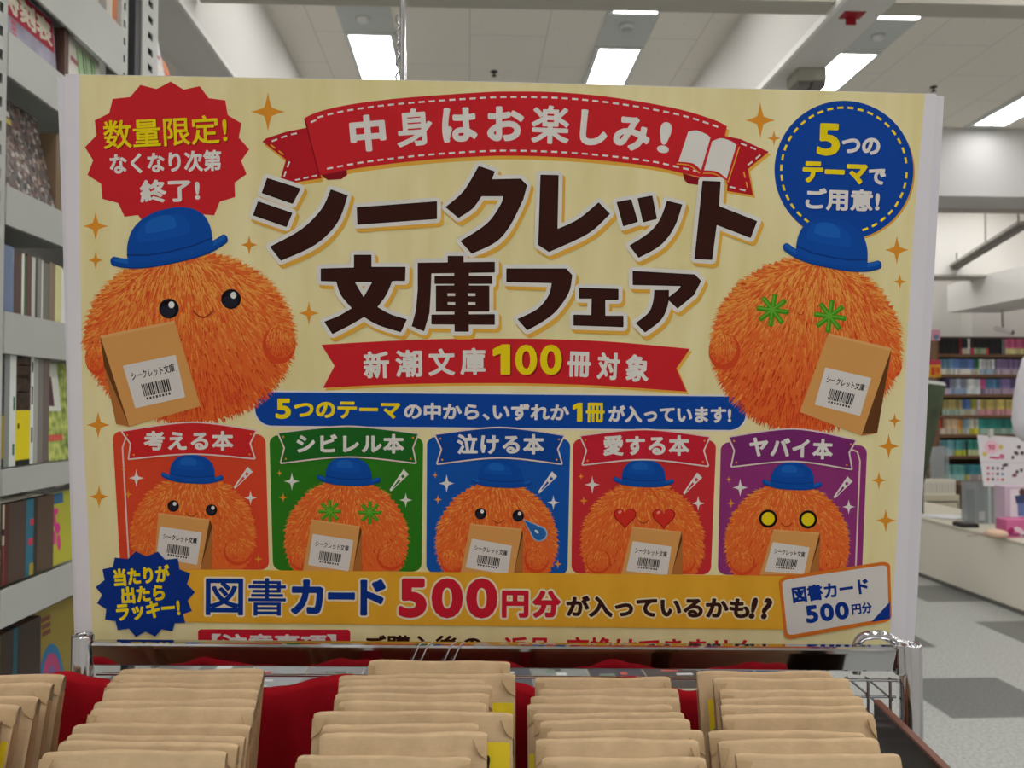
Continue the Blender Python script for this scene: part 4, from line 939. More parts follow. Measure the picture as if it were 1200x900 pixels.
mb = MB(); S.poly(mb, [(76, 86.8), (600, 96), (1097.5, 110), (1090, 230), (1078, 430), (1064, 640), (1060, 771), (92, 771), (87, 640), (80, 430), (77, 250)], mat('#eae8f0', .45, 0, .35), 0)
S.poly(mb, [(93, 87.6), (600, 96.6), (1084, 110), (1071, 260), (1063, 400), (1058, 510), (1049, 660), (1041, 770), (109, 770), (104, 630), (97, 500), (94, 300)], mat('#f4e7a8', .5, 0, .35, 'print'), 1)
o = mb.build('printed_sheet', PO); o['label'] = 'pale yellow printed sheet with white margins'
def part(name, fn, parent=PO, label=None):
    mb = MB(); fn(mb); o = mb.build(name, parent)
    if label: o['label'] = label
    return o
# sparkles
for (x, y, a, b) in ((314, 131, 20, 23), (292, 287, 10, 12), (112, 265, 15, 17), (112, 305, 9, 11), (362, 367, 12, 14), (115, 498, 14, 16), (116, 582, 12, 14), (891, 141, 17.5, 21), (907, 162, 8, 9.5), (1051, 293, 14, 17), (1054.5, 330, 8, 9), (1048.5, 493, 8, 9), (1041.5, 523, 12.5, 15), (1030, 563, 8.5, 11), (1038, 610, 12, 14)):
    part('sparkle', lambda mb: S.star(mb, x, y, a, b, ORANGE, 3))
# starburst badges
def burst(mb, outer, c, M, lay, k=.9):
    pts = []
    for i, p in enumerate(outer):
        q = outer[(i + 1) % len(outer)]; pts.append(p); m_ = ((p[0] + q[0]) / 2, (p[1] + q[1]) / 2); pts.append((c[0] + (m_[0] - c[0]) * k, c[1] + (m_[1] - c[1]) * k))
    S.poly(mb, pts, M, lay)
def f(mb):
    burst(mb, [(200, 95.5), (234, 101), (264, 117.5), (283, 144.5), (292, 175), (289, 204), (275.5, 231), (251, 252.5), (226, 263), (199, 266), (171, 264), (146, 254), (120, 233), (102.5, 205), (99.5, 172.5), (111, 141), (132, 116), (164.5, 99.5)], (197, 178), RED, 3, .915)
    S.text(mb, '数量限定!', 193.5, 154.5, 145, 34, YELLOW, 4, 3, .5, 0, None, (1.2, 1.2), DKRED, cell=.4)
    S.text(mb, 'なくなり次第', 194, 190, 131, 25, WHITE, 4, 2, .8)
    S.text(mb, '終了!', 199, 223.5, 70, 27, WHITE, 4, 2, 1.0)
part('sale_badge', f, label='red starburst badge with yellow and white lettering')
def f(mb):
    S.ell(mb, 990.5, 202, 81.5, 81, P_('#e0a83c'), 3, n=64); S.ell(mb, 989, 199.5, 81.5, 81.5, BLUE, 4, n=64)
    S.dash(mb, [(989 + 73.5 * math.cos(t * math.pi / 40), 199.5 + 73.5 * math.sin(t * math.pi / 40)) for t in range(80)], 2.6, YELLOW, 5, 7, 5, True)
    for st, x, y, w_, h_, M, b in (('5', 971, 163.5, 27, 38, YELLOW, 1.7), ('つの', 1009, 171, 45, 20, WHITE, 1.1), ('テーマ', 978.5, 202.5, 76, 25, YELLOW, 1.5), ('で', 1028, 207, 20, 19, WHITE, 1.1), ('ご用意!', 987.5, 234, 87, 26, WHITE, 1.0)):
        S.text(mb, st, x, y, w_, h_, M, 5, -2, b, 0, None, (1.2, 1.4), NAVY)
part('theme_badge', f, label='round blue badge with a dashed yellow ring')
# ribbon
top = smooth([(357, 138), (375, 130.5), (410, 122.5), (470, 115), (560, 108.5), (600, 107.2), (650, 108), (700, 112), (750, 119), (800, 129), (838, 141), (852, 148)])
bot = smooth([(838, 211), (800, 203), (760, 194.5), (700, 187.5), (650, 184), (600, 182.5), (560, 183.5), (500, 187.5), (430, 195.5), (374, 205.5)])
def off(pts, dx, dy): return [(x + dx, y + dy) for x, y in pts]
tailL = [(307.5, 166), (312, 162), (335, 154.5), (360, 149.5), (377, 209), (352, 213), (326, 219), (335, 187)]
tailR = [(843, 158), (868, 163), (901, 178), (876.5, 198), (882.5, 229), (850, 223.5), (830, 216)]
def f(mb):
    S.poly(mb, off(top + bot, 2.5, 4.5), SHADOW, 3); S.poly(mb, off(tailL, 2, 4), SHADOW, 3.3); S.poly(mb, off(tailR, 2.5, 3), SHADOW, 3.3)
    S.poly(mb, tailL, P_('#c01c2a'), 4); S.poly(mb, tailR, P_('#c01c2a'), 4)
    S.poly(mb, [(376, 205), (406, 198.5), (407, 205), (400, 210), (384, 211)], DKRED, 5); S.poly(mb, [(800, 203), (824, 210), (822, 217.5), (806, 215), (802, 211)], DKRED, 5)
    S.dash(mb, smooth([(316, 166.5), (338, 158.5), (359, 154)]), 2, WHITE, 5); S.dash(mb, [(315, 168), (340, 187)], 1.6, GOLD, 5); S.dash(mb, [(340, 187), (331, 212)], 1.8, WHITE, 5); S.dash(mb, smooth([(344, 211.5), (360, 208), (374, 205)]), 1.8, WHITE, 5, 6, 4)
    S.dash(mb, [(866, 167), (893, 178)], 1.9, WHITE, 5); S.dash(mb, [(893, 180), (871, 198)], 1.9, WHITE, 5); S.dash(mb, [(871, 199), (877, 224)], 1.5, GOLD, 5); S.dash(mb, [(876, 224), (852, 218)], 1.9, WHITE, 5)
    S.poly(mb, top + bot, RED, 6)
    S.line(mb, [(357, 139), (374, 205)], 1.6, DKRED, 6.5)
    S.dash(mb, [(x + (0 if x > 370 else 5), y + 6.5) for x, y in top if x < 850], 2.1, WHITE, 7); S.dash(mb, [(x, y - 6) for x, y in bot if x < 828], 2.1, WHITE, 7)
rb = part('ribbon_banner', f, label='arched red ribbon with white stitching')
def f(mb):
    for ch, x0, x1, y0, y1, a in (('中', 410, 452, 134.5, 177.5, 5), ('身', 464.5, 506.5, 127, 171.5, 4), ('は', 518, 559, 126, 166.5, 2), ('お', 571, 614, 124.5, 165.5, 0), ('楽', 623, 667, 123.5, 168.5, -2), ('し', 680, 712, 129, 170.5, -4), ('み', 719.5, 762, 137, 176.5, -7), ('!', 772, 786, 143, 179.5, -9)):
        S.text(mb, ch, (x0 + x1) / 2, (y0 + y1) / 2, x1 - x0, y1 - y0, WHITE, 6, a, {'身': 1.3, '楽': 1.2, '!': 1.6}.get(ch, 1.9), cell=.5)
part('ribbon_lettering', f, rb)
def f(mb):
    S.poly(mb, [(803, 152), (818, 150), (834, 158), (848, 159), (866, 169), (853, 215), (838, 205), (822, 204), (808, 195), (792, 193)], RED, 9)
    S.poly(mb, smooth([(806.7, 154), (817, 153), (828, 157.5), (832.5, 161.5)]) + [(821.5, 199.5)] + smooth([(821.5, 199.5), (812, 191.5), (795, 189.5)]), WHITE, 10); S.poly(mb, smooth([(834.5, 165.5), (845, 162), (857, 165.5), (863, 170)]) + [(851.5, 209.5)] + smooth([(851.5, 209.5), (840, 201), (825, 199.5)]), WHITE, 10)
    S.line(mb, smooth([(793, 192), (808, 194), (820, 203)]), 1.2, GOLD, 10); S.line(mb, [(866.5, 172), (853, 214)], 1.2, GOLD, 10); S.line(mb, smooth([(824, 203), (838, 204), (852, 213)]), 1.2, GOLD, 10)
part('open_book_icon', f, rb)
# title lettering: drawn characters
A_ = lambda L: [(280 + x / 3.75, 180 + y / 3.75) for x, y in L]
B_ = lambda L: [(590 + x / 3.75, 180 + y / 3.75) for x, y in L]
def ccw(p):
    a = sum(p[i][0] * p[(i + 1) % len(p)][1] - p[(i + 1) % len(p)][0] * p[i][1] for i in range(len(p)))
    return p if a > 0 else p[::-1]
cv = lambda *p: smooth(p, 5)
TITLE = [
 [A_([(125, 110), (268, 155), (235, 218), (103, 172)]), A_([(85, 212), (232, 262), (208, 320), (65, 270)]), A_(cv((475, 185), (432, 300), (335, 398), (185, 468)) + cv((140, 410), (275, 335), (365, 245), (405, 160)))],
 [A_([(520, 238), (868, 212), (868, 285), (523, 310)])],
 [[(561.3, 195.2), (579.2, 201.3), (575.5, 210.7), (610, 210), (617, 217.5)] + cv((612.7, 233), (598, 262.7), (581, 283), (553, 296.5)) + cv((540.5, 282.7), (570.7, 262.7), (586.7, 241), (590.7, 229.3)) + cv((564, 229.3), (553.3, 244), (537.3, 254.7)) + cv((523, 242.7), (544, 224), (561.3, 195.2))],
 [B_([(165, 95), (240, 97), (235, 335)] + cv((235, 335), (330, 290), (418, 217)) + cv((465, 265), (370, 350), (200, 430)) + [(155, 400)])],
 [B_([(500, 215), (560, 203), (588, 298), (528, 317)]), B_([(592, 198), (652, 187), (672, 285), (615, 300)]), B_(cv((783, 225), (750, 320), (690, 400), (595, 455)) + cv((557, 405), (640, 350), (690, 290), (720, 210)))],
 [B_([(877, 122), (952, 125), (945, 232), (1112, 298), (1085, 368), (935, 310), (915, 465), (842, 460)])],
 [A_([(508, 447), (580, 447), (580, 500), (730, 500), (728, 557), (672, 557)] + cv((672, 557), (645, 620), (605, 675)) + cv((605, 675), (665, 708), (735, 730)) + [(710, 782)] + cv((710, 782), (610, 750), (550, 715)) + cv((550, 715), (490, 750), (412, 790)) + [(378, 740)] + cv((378, 740), (440, 715), (500, 680)) + cv((500, 680), (450, 620), (430, 560)) + [(362, 558), (362, 507), (508, 503)])],
 [A_([(920, 452), (985, 452), (985, 490), (920, 490)]), A_([(788, 482), (1122, 478), (1122, 520), (788, 525)]), A_([(788, 482), (845, 485), (840, 620), (835, 700), (812, 778), (762, 757), (780, 690), (788, 600)]), A_([(862, 540), (1110, 540), (1110, 570), (862, 570)]), A_([(868, 582), (1098, 582), (1098, 692), (868, 692)]), A_([(948, 500), (1008, 500), (1008, 780), (950, 780)]), A_([(848, 710), (1122, 708), (1122, 750), (848, 748)])],
 [B_([(15, 507), (275, 507), (300, 535)] + cv((300, 535), (285, 610), (230, 690), (165, 740), (105, 773)) + [(65, 728)] + cv((65, 728), (150, 685), (200, 625), (215, 567)) + [(15, 562)])],
 [B_([(335, 592), (503, 597), (503, 640), (445, 640), (445, 715), (525, 715), (525, 760), (310, 753), (310, 710), (388, 712), (390, 635), (335, 635)])],
 [B_([(570, 518), (840, 533), (866, 560), (835, 620), (765, 678), (722, 638)] + [(770, 600), (785, 580), (570, 575)]), B_([(665, 602), (725, 602)] + cv((725, 602), (720, 665), (690, 730), (622, 783)) + [(585, 745)] + cv((585, 745), (640, 700), (660, 650), (665, 602)))]]
HOLES = {6: [A_([(505, 562), (590, 562), (548, 636)])], 7: [A_([(a, b), (a + 33, b), (a + 33, b + 12), (a, b + 12)]) for a in (917, 1006) for b in (614, 653)]}
def f(mb):
    for i, pg in enumerate(TITLE):
        segs = poly_segs([ccw(p) for p in pg] + [ccw(p)[::-1] for p in (HOLES.get(i, []) if i == 6 else [])])
        S.shape(mb, segs + np.array([3.0, 4.2] * 2), SHADOW, 12 + .1 * i, 5.6, .7)
    for i, pg in enumerate(TITLE):
        segs = poly_segs([ccw(p) for p in pg] + [ccw(p)[::-1] for p in (HOLES.get(i, []) if i == 6 else [])]); S.shape(mb, segs, WHITE, 14 + .1 * i, 5.4, .7)
    for i, pg in enumerate(TITLE):
        hs = HOLES.get(i, []); segs = poly_segs([ccw(p) for p in pg] + [ccw(p)[::-1] for p in (hs if i == 6 else [])])
        S.shape(mb, segs, P_('#1c0c10'), 16, .7, .55); S.shape(mb, segs, BROWN, 16.5, -.5 if i != 7 else .2, .55)
        if i == 7:
            for h in hs: S.quad(mb, h, WHITE, 17)
part('title_lettering', f, label='dark brown title lettering with thick white outline')
# second banner and pill
def f(mb):
    pts = smooth([(376.7, 404), (450, 399.8), (520, 397.3), (590, 396.8), (650, 397.6), (720, 400.8), (808.7, 408.8)]) + [(792.7, 431.5)] + smooth([(804.7, 459), (720, 453), (650, 450), (590, 449), (520, 449.3), (450, 451), (378.5, 454.7)]) + [(392, 428.8)]
    S.poly(mb, off(pts, 2.5, 3), SHADOW, 3); S.poly(mb, pts, RED, 4)
    for ch, x0, x1, y, h, a in (('新', 426, 456, 427.5, 32, 2), ('潮', 463.5, 494.5, 426, 32, 1), ('文', 502, 533, 424.5, 32, 1), ('庫', 539.5, 569, 423.5, 32, 0), ('冊', 665, 692.5, 427, 30, -2), ('対', 700, 726, 429, 32, -3), ('象', 733, 760.5, 431.5, 32, -4)): S.text(mb, ch, (x0 + x1) / 2, y, x1 - x0, h, WHITE, 5, a, 1.0)
    S.text(mb, '100', 618, 421.5, 81, 36, YELLOW, 5, 0, 1.5, 0, None, (1.6, 1.6), DKRED)
part('range_banner', f, label='red banner with white and yellow lettering')
def f(mb):
    sh = lambda r: [(x, y + (x - 298) * .0095) for x, y in rrect(299 - r, 459.3 - r, 874 + r, 498.6 + r, 19.5 + r, 10)]
    S.poly(mb, sh(2.2), WHITE, 3); S.poly(mb, sh(0), BLUE, 4)
    for st, x0, x1, y0, y1, M, b in (('5', 323, 341, 467, 491, YELLOW, 1.1), ('つのテーマ', 344.5, 469, 470.5, 490.5, YELLOW, .95), ('の中から、いずれか', 473.5, 667, 472.5, 492.5, WHITE, .85), ('1', 671, 682.5, 472, 494, YELLOW, .8), ('冊', 686.5, 708.5, 472, 495, YELLOW, .75), ('が入っています!', 713, 857, 475.5, 495.5, WHITE, .85)): S.text(mb, st, (x0 + x1) / 2, (y0 + y1) / 2, x1 - x0, y1 - y0, M, 5, -.5, b)
part('pill_banner', f, label='long blue pill shaped caption bar')

# fuzzy creatures
FUR = [P_(h) for h in ('#f8a24a', '#f3883e', '#ee6e30', '#e24e26', '#f9b254', '#cc3e1a')]
def furball(mb, cx, cy, rx, ry, lay, n, seed, ybot=None, L=11, wd=1.5, top=None):
    rnd = random.Random(seed); top = top or (cx, cy - ry * .85); top = (top[0], top[1] - ry * .45); pts = []; K = int(70 + rx)
    for k in range(K):
        a = 2 * math.pi * k / K; r_ = 1 + (.006 if k % 2 else -.02) * (1 + .5 * rnd.random()); x, y = cx + rx * r_ * math.cos(a), cy + ry * r_ * math.sin(a) * (1.0 if math.sin(a) < 0 else .98)
        pts.append((x, min(y, ybot) if ybot else y))
    S.poly(mb, pts, FUR[2], lay)
    for _ in range(n):
        a = rnd.uniform(0, 2 * math.pi); q = math.sqrt(rnd.random()) * .99; x, y = cx + rx * q * math.cos(a), cy + ry * q * math.sin(a)
        dx, dy = x - top[0], y - top[1]; m_ = math.hypot(dx, dy) + 1e-6; dx /= m_; dy /= m_
        e = max(0, q - .75) * 2.5; dx = dx * (1 - e) + math.cos(a) * e; dy = dy * (1 - e) + math.sin(a) * e; m_ = math.hypot(dx, dy) + 1e-6; dx /= m_; dy /= m_
        l = L * rnd.uniform(.5, 1.2); ang = rnd.gauss(0, .10); dx, dy = dx * math.cos(ang) - dy * math.sin(ang), dx * math.sin(ang) + dy * math.cos(ang)
        ex_, ey_ = x + dx * l, y + dy * l
        rr = math.hypot((ex_ - cx) / rx, (ey_ - cy) / ry)
        if rr > 1.035: k_ = 1.035 / rr; ex_, ey_ = cx + (ex_ - cx) * k_, cy + (ey_ - cy) * k_
        if ybot and max(y + 1, ey_) > ybot - .5: continue
        v = (y - cy) / ry + rnd.gauss(0, .25); M = FUR[4] if v < -.8 else FUR[0] if v < -.25 else FUR[1] if v < .15 else FUR[2] if v < .5 else FUR[3]
        if q > .86 and rnd.random() < .5: M = FUR[0] if v < .5 else FUR[2]
        if rnd.random() < .10: M = FUR[3] if v < .1 else FUR[5]
        w_ = wd * rnd.uniform(.6, 1.25); S.quad(mb, [(x - dy * w_ / 2, y + dx * w_ / 2), (ex_, ey_), (x + dy * w_ / 2, y - dx * w_ / 2)], M, lay + 1 + 2 * rnd.random())
HB, HB2, HB3 = P_('#0a4fae'), P_('#1a66c4'), P_('#083a86')
def hat(mb, bl, br, topp, lay):
    bl, br, tp = np.array(bl, float), np.array(br, float), np.array(topp, float); u = (br - bl); w_ = np.linalg.norm(u); u /= w_; v = np.array([u[1], -u[0]]); c = (bl + br) / 2; h = (tp - c).dot(v); k = (tp - c).dot(u)
    G = lambda a, b: tuple(c + u * a * w_ / 2 + v * b * h)
    cl = [G(a / 12, -.055 + .17 * abs(a / 12) ** 3.2 + .02 * (a / 12) ** 2) for a in range(-12, 13)]; rr = max(1.8, abs(h) * .085)
    th = lambda dx, dy: poly_segs([ccw([(x + dx, y + dy - .25) for x, y in cl] + [(x + dx, y + dy + .25) for x, y in cl[::-1]])])
    S.shape(mb, th(.3, rr * .28), HB3, lay, rr, .5); S.shape(mb, th(0, 0), HB, lay + .6, rr, .5); S.shape(mb, th(0, -rr * .35), HB2, lay + 1.2, rr * .42, .45)
    dome = [(-.76, .0), (-.78, .2), (-.755, .45), (-.66, .7), (-.48, .88), (-.22, .985), (0, 1.0), (.22, .985), (.48, .88), (.66, .7), (.755, .45), (.78, .2), (.76, .0), (.4, -.07), (0, -.09), (-.4, -.07)]
    sh = lambda a, b: G(a + (2 * k / w_) * max(0, b), b)
    S.poly(mb, [sh(*p) for p in smooth(dome + dome[:1], 4)[:-1]], HB, lay + 2)
    S.poly(mb, [sh(a * .62 - .1, .42 + b * .46) for a, b in smooth(dome + dome[:1], 3)[:-1]], P_('#0f57b8'), lay + 2.6); S.poly(mb, [sh(a * .36 - .14, .58 + b * .3) for a, b in smooth(dome + dome[:1], 3)[:-1]], HB2, lay + 3.1)
    S.poly(mb, [sh(a, b) for a, b in [(-.77, .04), (-.785, .22), (-.4, .13), (0, .11), (.4, .13), (.785, .22), (.77, .04), (.4, -.04), (0, -.06), (-.4, -.04)]], HB3, lay + 3.4)
    S.poly(mb, [sh(a, b) for a, b in [(-.765, .02), (-.78, .18), (-.4, .095), (0, .075), (.4, .095), (.78, .18), (.765, .02), (.4, -.05), (0, -.07), (-.4, -.05)]], P_('#0c52b2'), lay + 3.8)
KR, KRS, KRD = P_('#e0a45e'), P_('#b8743a'), P_('#6a4020')
def pbag(mb, q, side, lab, lay, cell=.3):
    """drawn paper bag: front quad, side polygon, label quad TL TR BR BL"""
    S.poly(mb, side, KRS, lay)
    if len(side) > 3: S.poly(mb, [side[0], side[-1], side[1]], KRD, lay + .5)
    S.quad(mb, q, KR, lay + 1); g = quadmap(q); S.quad(mb, [g(0, 0), g(1, 0), g(1, .03), g(0, .03)], P_('#e8b070'), lay + 1.5)
    l = quadmap(lab); S.shape(mb, poly_segs([ccw(list(lab))]), P_('#e2dedb'), lay + 2, 1.2, .4)
    a, b = np.array(l(.08, .27)), np.array(l(.94, .27)); ang = -math.degrees(math.atan2(b[1] - a[1], b[0] - a[0])); c = (a + b) / 2; w_ = np.linalg.norm(b - a); hh = np.linalg.norm(np.array(l(0, 1)) - np.array(l(0, 0)))
    S.text(mb, 'シークレット文庫', c[0], c[1], w_, hh * .2, P_('#26221f'), lay + 1.5, ang, .15 if w_ > 40 else .1, cell=.2)
    u = .22; rnd = random.Random(9)
    while u < .78:
        t = rnd.choice((.012, .02, .03)); S.quad(mb, [l(u, .5), l(u + t, .5), l(u + t, .8), l(u, .8)], P_('#2c2826'), lay + 3); u += t + rnd.choice((.012, .018))
    for k in range(8): S.quad(mb, [l(.25 + .065 * k, .83), l(.29 + .065 * k, .83), l(.29 + .065 * k, .89), l(.25 + .065 * k, .89)], P_('#4a4542'), lay + 3)
def eye(mb, x, y, r_, lay): S.ell(mb, x, y, r_, r_, P_('#14121a'), lay); S.ell(mb, x - .1 * r_, y + .25 * r_, r_ * .75, r_ * .6, P_('#242434'), lay + .5); S.ell(mb, x + .25 * r_, y - .38 * r_, r_ * .3, r_ * .34, P_('#f0f0f0'), lay + 1)
def aster(mb, x, y, r_, lay, ang=8):
    for k in range(4):
        a = R(45 * k + ang); dx, dy = r_ * math.cos(a), r_ * math.sin(a); S.line(mb, [(x - dx, y - dy), (x - dx * .4, y - dy * .4), (x + dx * .4, y + dy * .4), (x + dx, y + dy)], r_ * .3, P_('#4c9a1c'), lay + .3 * k)
        S.line(mb, [(x - dx * .9 - .6, y - dy * .9 - .6), (x + dx * .9 - .6, y + dy * .9 - .6)], r_ * .1, P_('#6cb83a'), lay + 1.4 + .1 * k)
def heart(mb, x, y, r_, M, lay):
    pts = []
    for k in range(36): t = 2 * math.pi * k / 36; pts.append((x + r_ * math.sin(t) ** 3, y - r_ * (13 * math.cos(t) - 5 * math.cos(2 * t) - 2 * math.cos(3 * t) - math.cos(4 * t)) / 16))
    S.poly(mb, pts, M, lay)
def smile(mb, x, y, w_, h_, lay, wd=1.4): S.line(mb, [(x - w_ / 2 + w_ * k / 10, y + h_ * math.sin(math.pi * k / 10)) for k in range(11)], wd, P_('#a83c1c'), lay)
# the two big creatures
c1 = part('fuzzy_creature', lambda mb: (furball(mb, 222, 396, 124, 102, 4, 3600, 1, L=13, wd=1.7, top=(205, 300)), S.ell(mb, 327, 404, 19.5, 22.5, FUR[3], 7.5), furball(mb, 329, 400, 17, 20, 8, 260, 2, L=6, wd=1.2, top=(325, 384)), S.ell(mb, 114, 420, 14, 19, FUR[3], 7.5), furball(mb, 112, 418, 12, 17, 8, 120, 3, L=6, wd=1.2)), label='round orange fuzzy creature with black eyes')
part('hat', lambda mb: hat(mb, (135.5, 313), (263.5, 287), (196, 244.5), 14), c1)
part('eye', lambda mb: eye(mb, 198, 361.6, 11.6, 14), c1); part('eye', lambda mb: eye(mb, 270.7, 350.4, 11.6, 14), c1); part('mouth', lambda mb: smile(mb, 238, 364, 24, 8, 14, 1.8), c1)
part('paper_bag', lambda mb: pbag(mb, [(117.3, 393.4), (204.5, 375.6), (235, 475.8), (151.6, 500)], [(117.3, 393.4), (151.6, 500), (136, 497), (122, 429)], [(145.5, 429.5), (205, 417.2), (215.6, 464.4), (159.5, 477)], 15), c1)
c2 = part('fuzzy_creature', lambda mb: (furball(mb, 945, 405, 112, 104, 4, 3500, 4, L=13, wd=1.7, top=(968, 306)), S.ell(mb, 849, 412, 18.5, 21.5, FUR[3], 7.5), furball(mb, 847, 408, 16, 19, 8, 240, 5, L=6, wd=1.2, top=(850, 392)), furball(mb, 1046, 428, 11, 15, 8, 110, 6, L=6, wd=1.2)), label='round orange fuzzy creature with green asterisk eyes')
part('hat', lambda mb: hat(mb, (920.5, 296), (1027.5, 316.5), (978.5, 256.5), 14), c2)
part('eye', lambda mb: aster(mb, 905.5, 363.5, 19, 14), c2); part('eye', lambda mb: aster(mb, 972.7, 370.7, 19, 14), c2); part('mouth', lambda mb: smile(mb, 938, 366, 8, 3, 14, .8), c2)
part('paper_bag', lambda mb: pbag(mb, [(970.9, 390.3), (1045, 408), (1009.5, 510.7), (937, 482.7)], [(1045, 408), (1028, 507.6), (1009.5, 510.7), (1010, 508)], [(968, 432), (1019.5, 444), (1007.2, 486), (956.2, 473.3)], 15), c2)
# five theme cards
CARDS = [
 ('#e24a2c', '#d42a2c', [(131.7, 505), (311, 509), (315.4, 668), (141, 666)], [(144, 506), (224.6, 496), (299, 505), (292, 519.6), (297.5, 536.5), (224.6, 531), (151.7, 537), (154, 519.6)], '考える本', (221, 516.5, 105, 23), ((191, 560), (259, 563.5), (226, 532.8)), (226, 627, 74, 71), [(203, 593), (247.8, 597.7)], 'eye', [(185.5, 601), (245.7, 608.7), (235, 667), (180.5, 667)], [(245.7, 608.7), (249, 617), (248, 667), (235, 667)], [(188.7, 618.4), (235, 625), (230, 660.6), (184.5, 652.6)], (224.6, 601), 'orange red'),
 ('#2f7d1e', '#1f6a24', [(315.5, 510), (496, 512), (494, 670), (320, 668.5)], [(327, 508), (408, 500.6), (489, 509), (482.7, 525), (486.3, 541.7), (408, 534.3), (330, 541.7), (334.3, 524.8)], 'シビレル本', (410.5, 520, 126, 23), ((374, 563), (443, 566), (408.5, 535.8)), (406, 633, 73, 72), [(386.4, 599.4), (433.5, 600.8)], 'star', [(365.3, 608.6), (421.9, 616.7), (413.4, 669), (355, 669)], [(421.9, 616.7), (424, 622), (424, 669), (413.4, 669)], [(367.5, 627), (413, 634), (407.5, 668), (362.5, 661)], None, 'green'),
 ('#1458b4', '#0d459c', [(500.3, 512), (668.4, 514), (665, 674), (499.5, 671.5)], [(511, 510), (586, 502), (660, 511), (652.5, 526), (657.4, 542.8), (586, 535.4), (513.2, 542.8), (518.5, 526.3)], '泣ける本', (586.5, 520.5, 102, 24), ((553.5, 565.5), (621, 568.5), (586, 539.5)), (582, 636, 72, 72), [(563.3, 601.9), (607.2, 604.4)], 'tear', [(551.2, 613.5), (612, 619.8), (602, 672.6), (539.6, 672)], [(612, 619.8), (613, 626), (612.5, 672.6), (602, 672.6)], [(554, 632.5), (598.5, 640.5), (594, 672), (547, 664)], (584, 609), 'blue'),
 ('#cf3038', '#cc2438', [(671.5, 514), (839.4, 516), (833, 673.5), (669.5, 672)], [(681, 511.5), (756, 504.4), (830.6, 512.6), (823.6, 528), (828.9, 545.3), (756, 537.5), (683.6, 543.8), (688.5, 528)], '愛する本', (757.5, 522, 101, 24), ((721, 565), (787, 567.5), (755, 538.5)), (753, 637, 73, 73), [(732.4, 605), (777.8, 605.5)], 'heart', [(741.3, 617), (798.7, 623), (787, 673.4), (728, 673)], [(798.7, 623), (799.5, 632), (800, 673.4), (787, 673.4)], [(742.5, 635.5), (785.5, 641.5), (781, 673), (735.5, 668)], (754, 609), 'crimson'),
 ('#94367c', '#7e2c74', [(844.8, 518), (1016.3, 522), (1010, 676), (841, 673.5)], [(855.2, 512.8), (930.8, 503.7), (1002.2, 516.4), (994, 530), (997.3, 549), (930.8, 539.6), (858, 546), (861.7, 528)], 'ヤバイ本', (927, 525, 98, 24), ((895.5, 568), (960.5, 571), (930, 541.8)), (922.5, 638, 73.5, 73), [(900.2, 607.8), (947, 608.7)], 'ring', [(906.5, 620.3), (960.4, 624.5), (948, 673.5), (890.5, 673.5)], [(960.4, 624.5), (961, 632), (960, 673.5), (948, 673.5)], [(906.5, 636.5), (947.5, 642.5), (941, 671.5), (897.5, 668.5)], (922, 613), 'purple')]
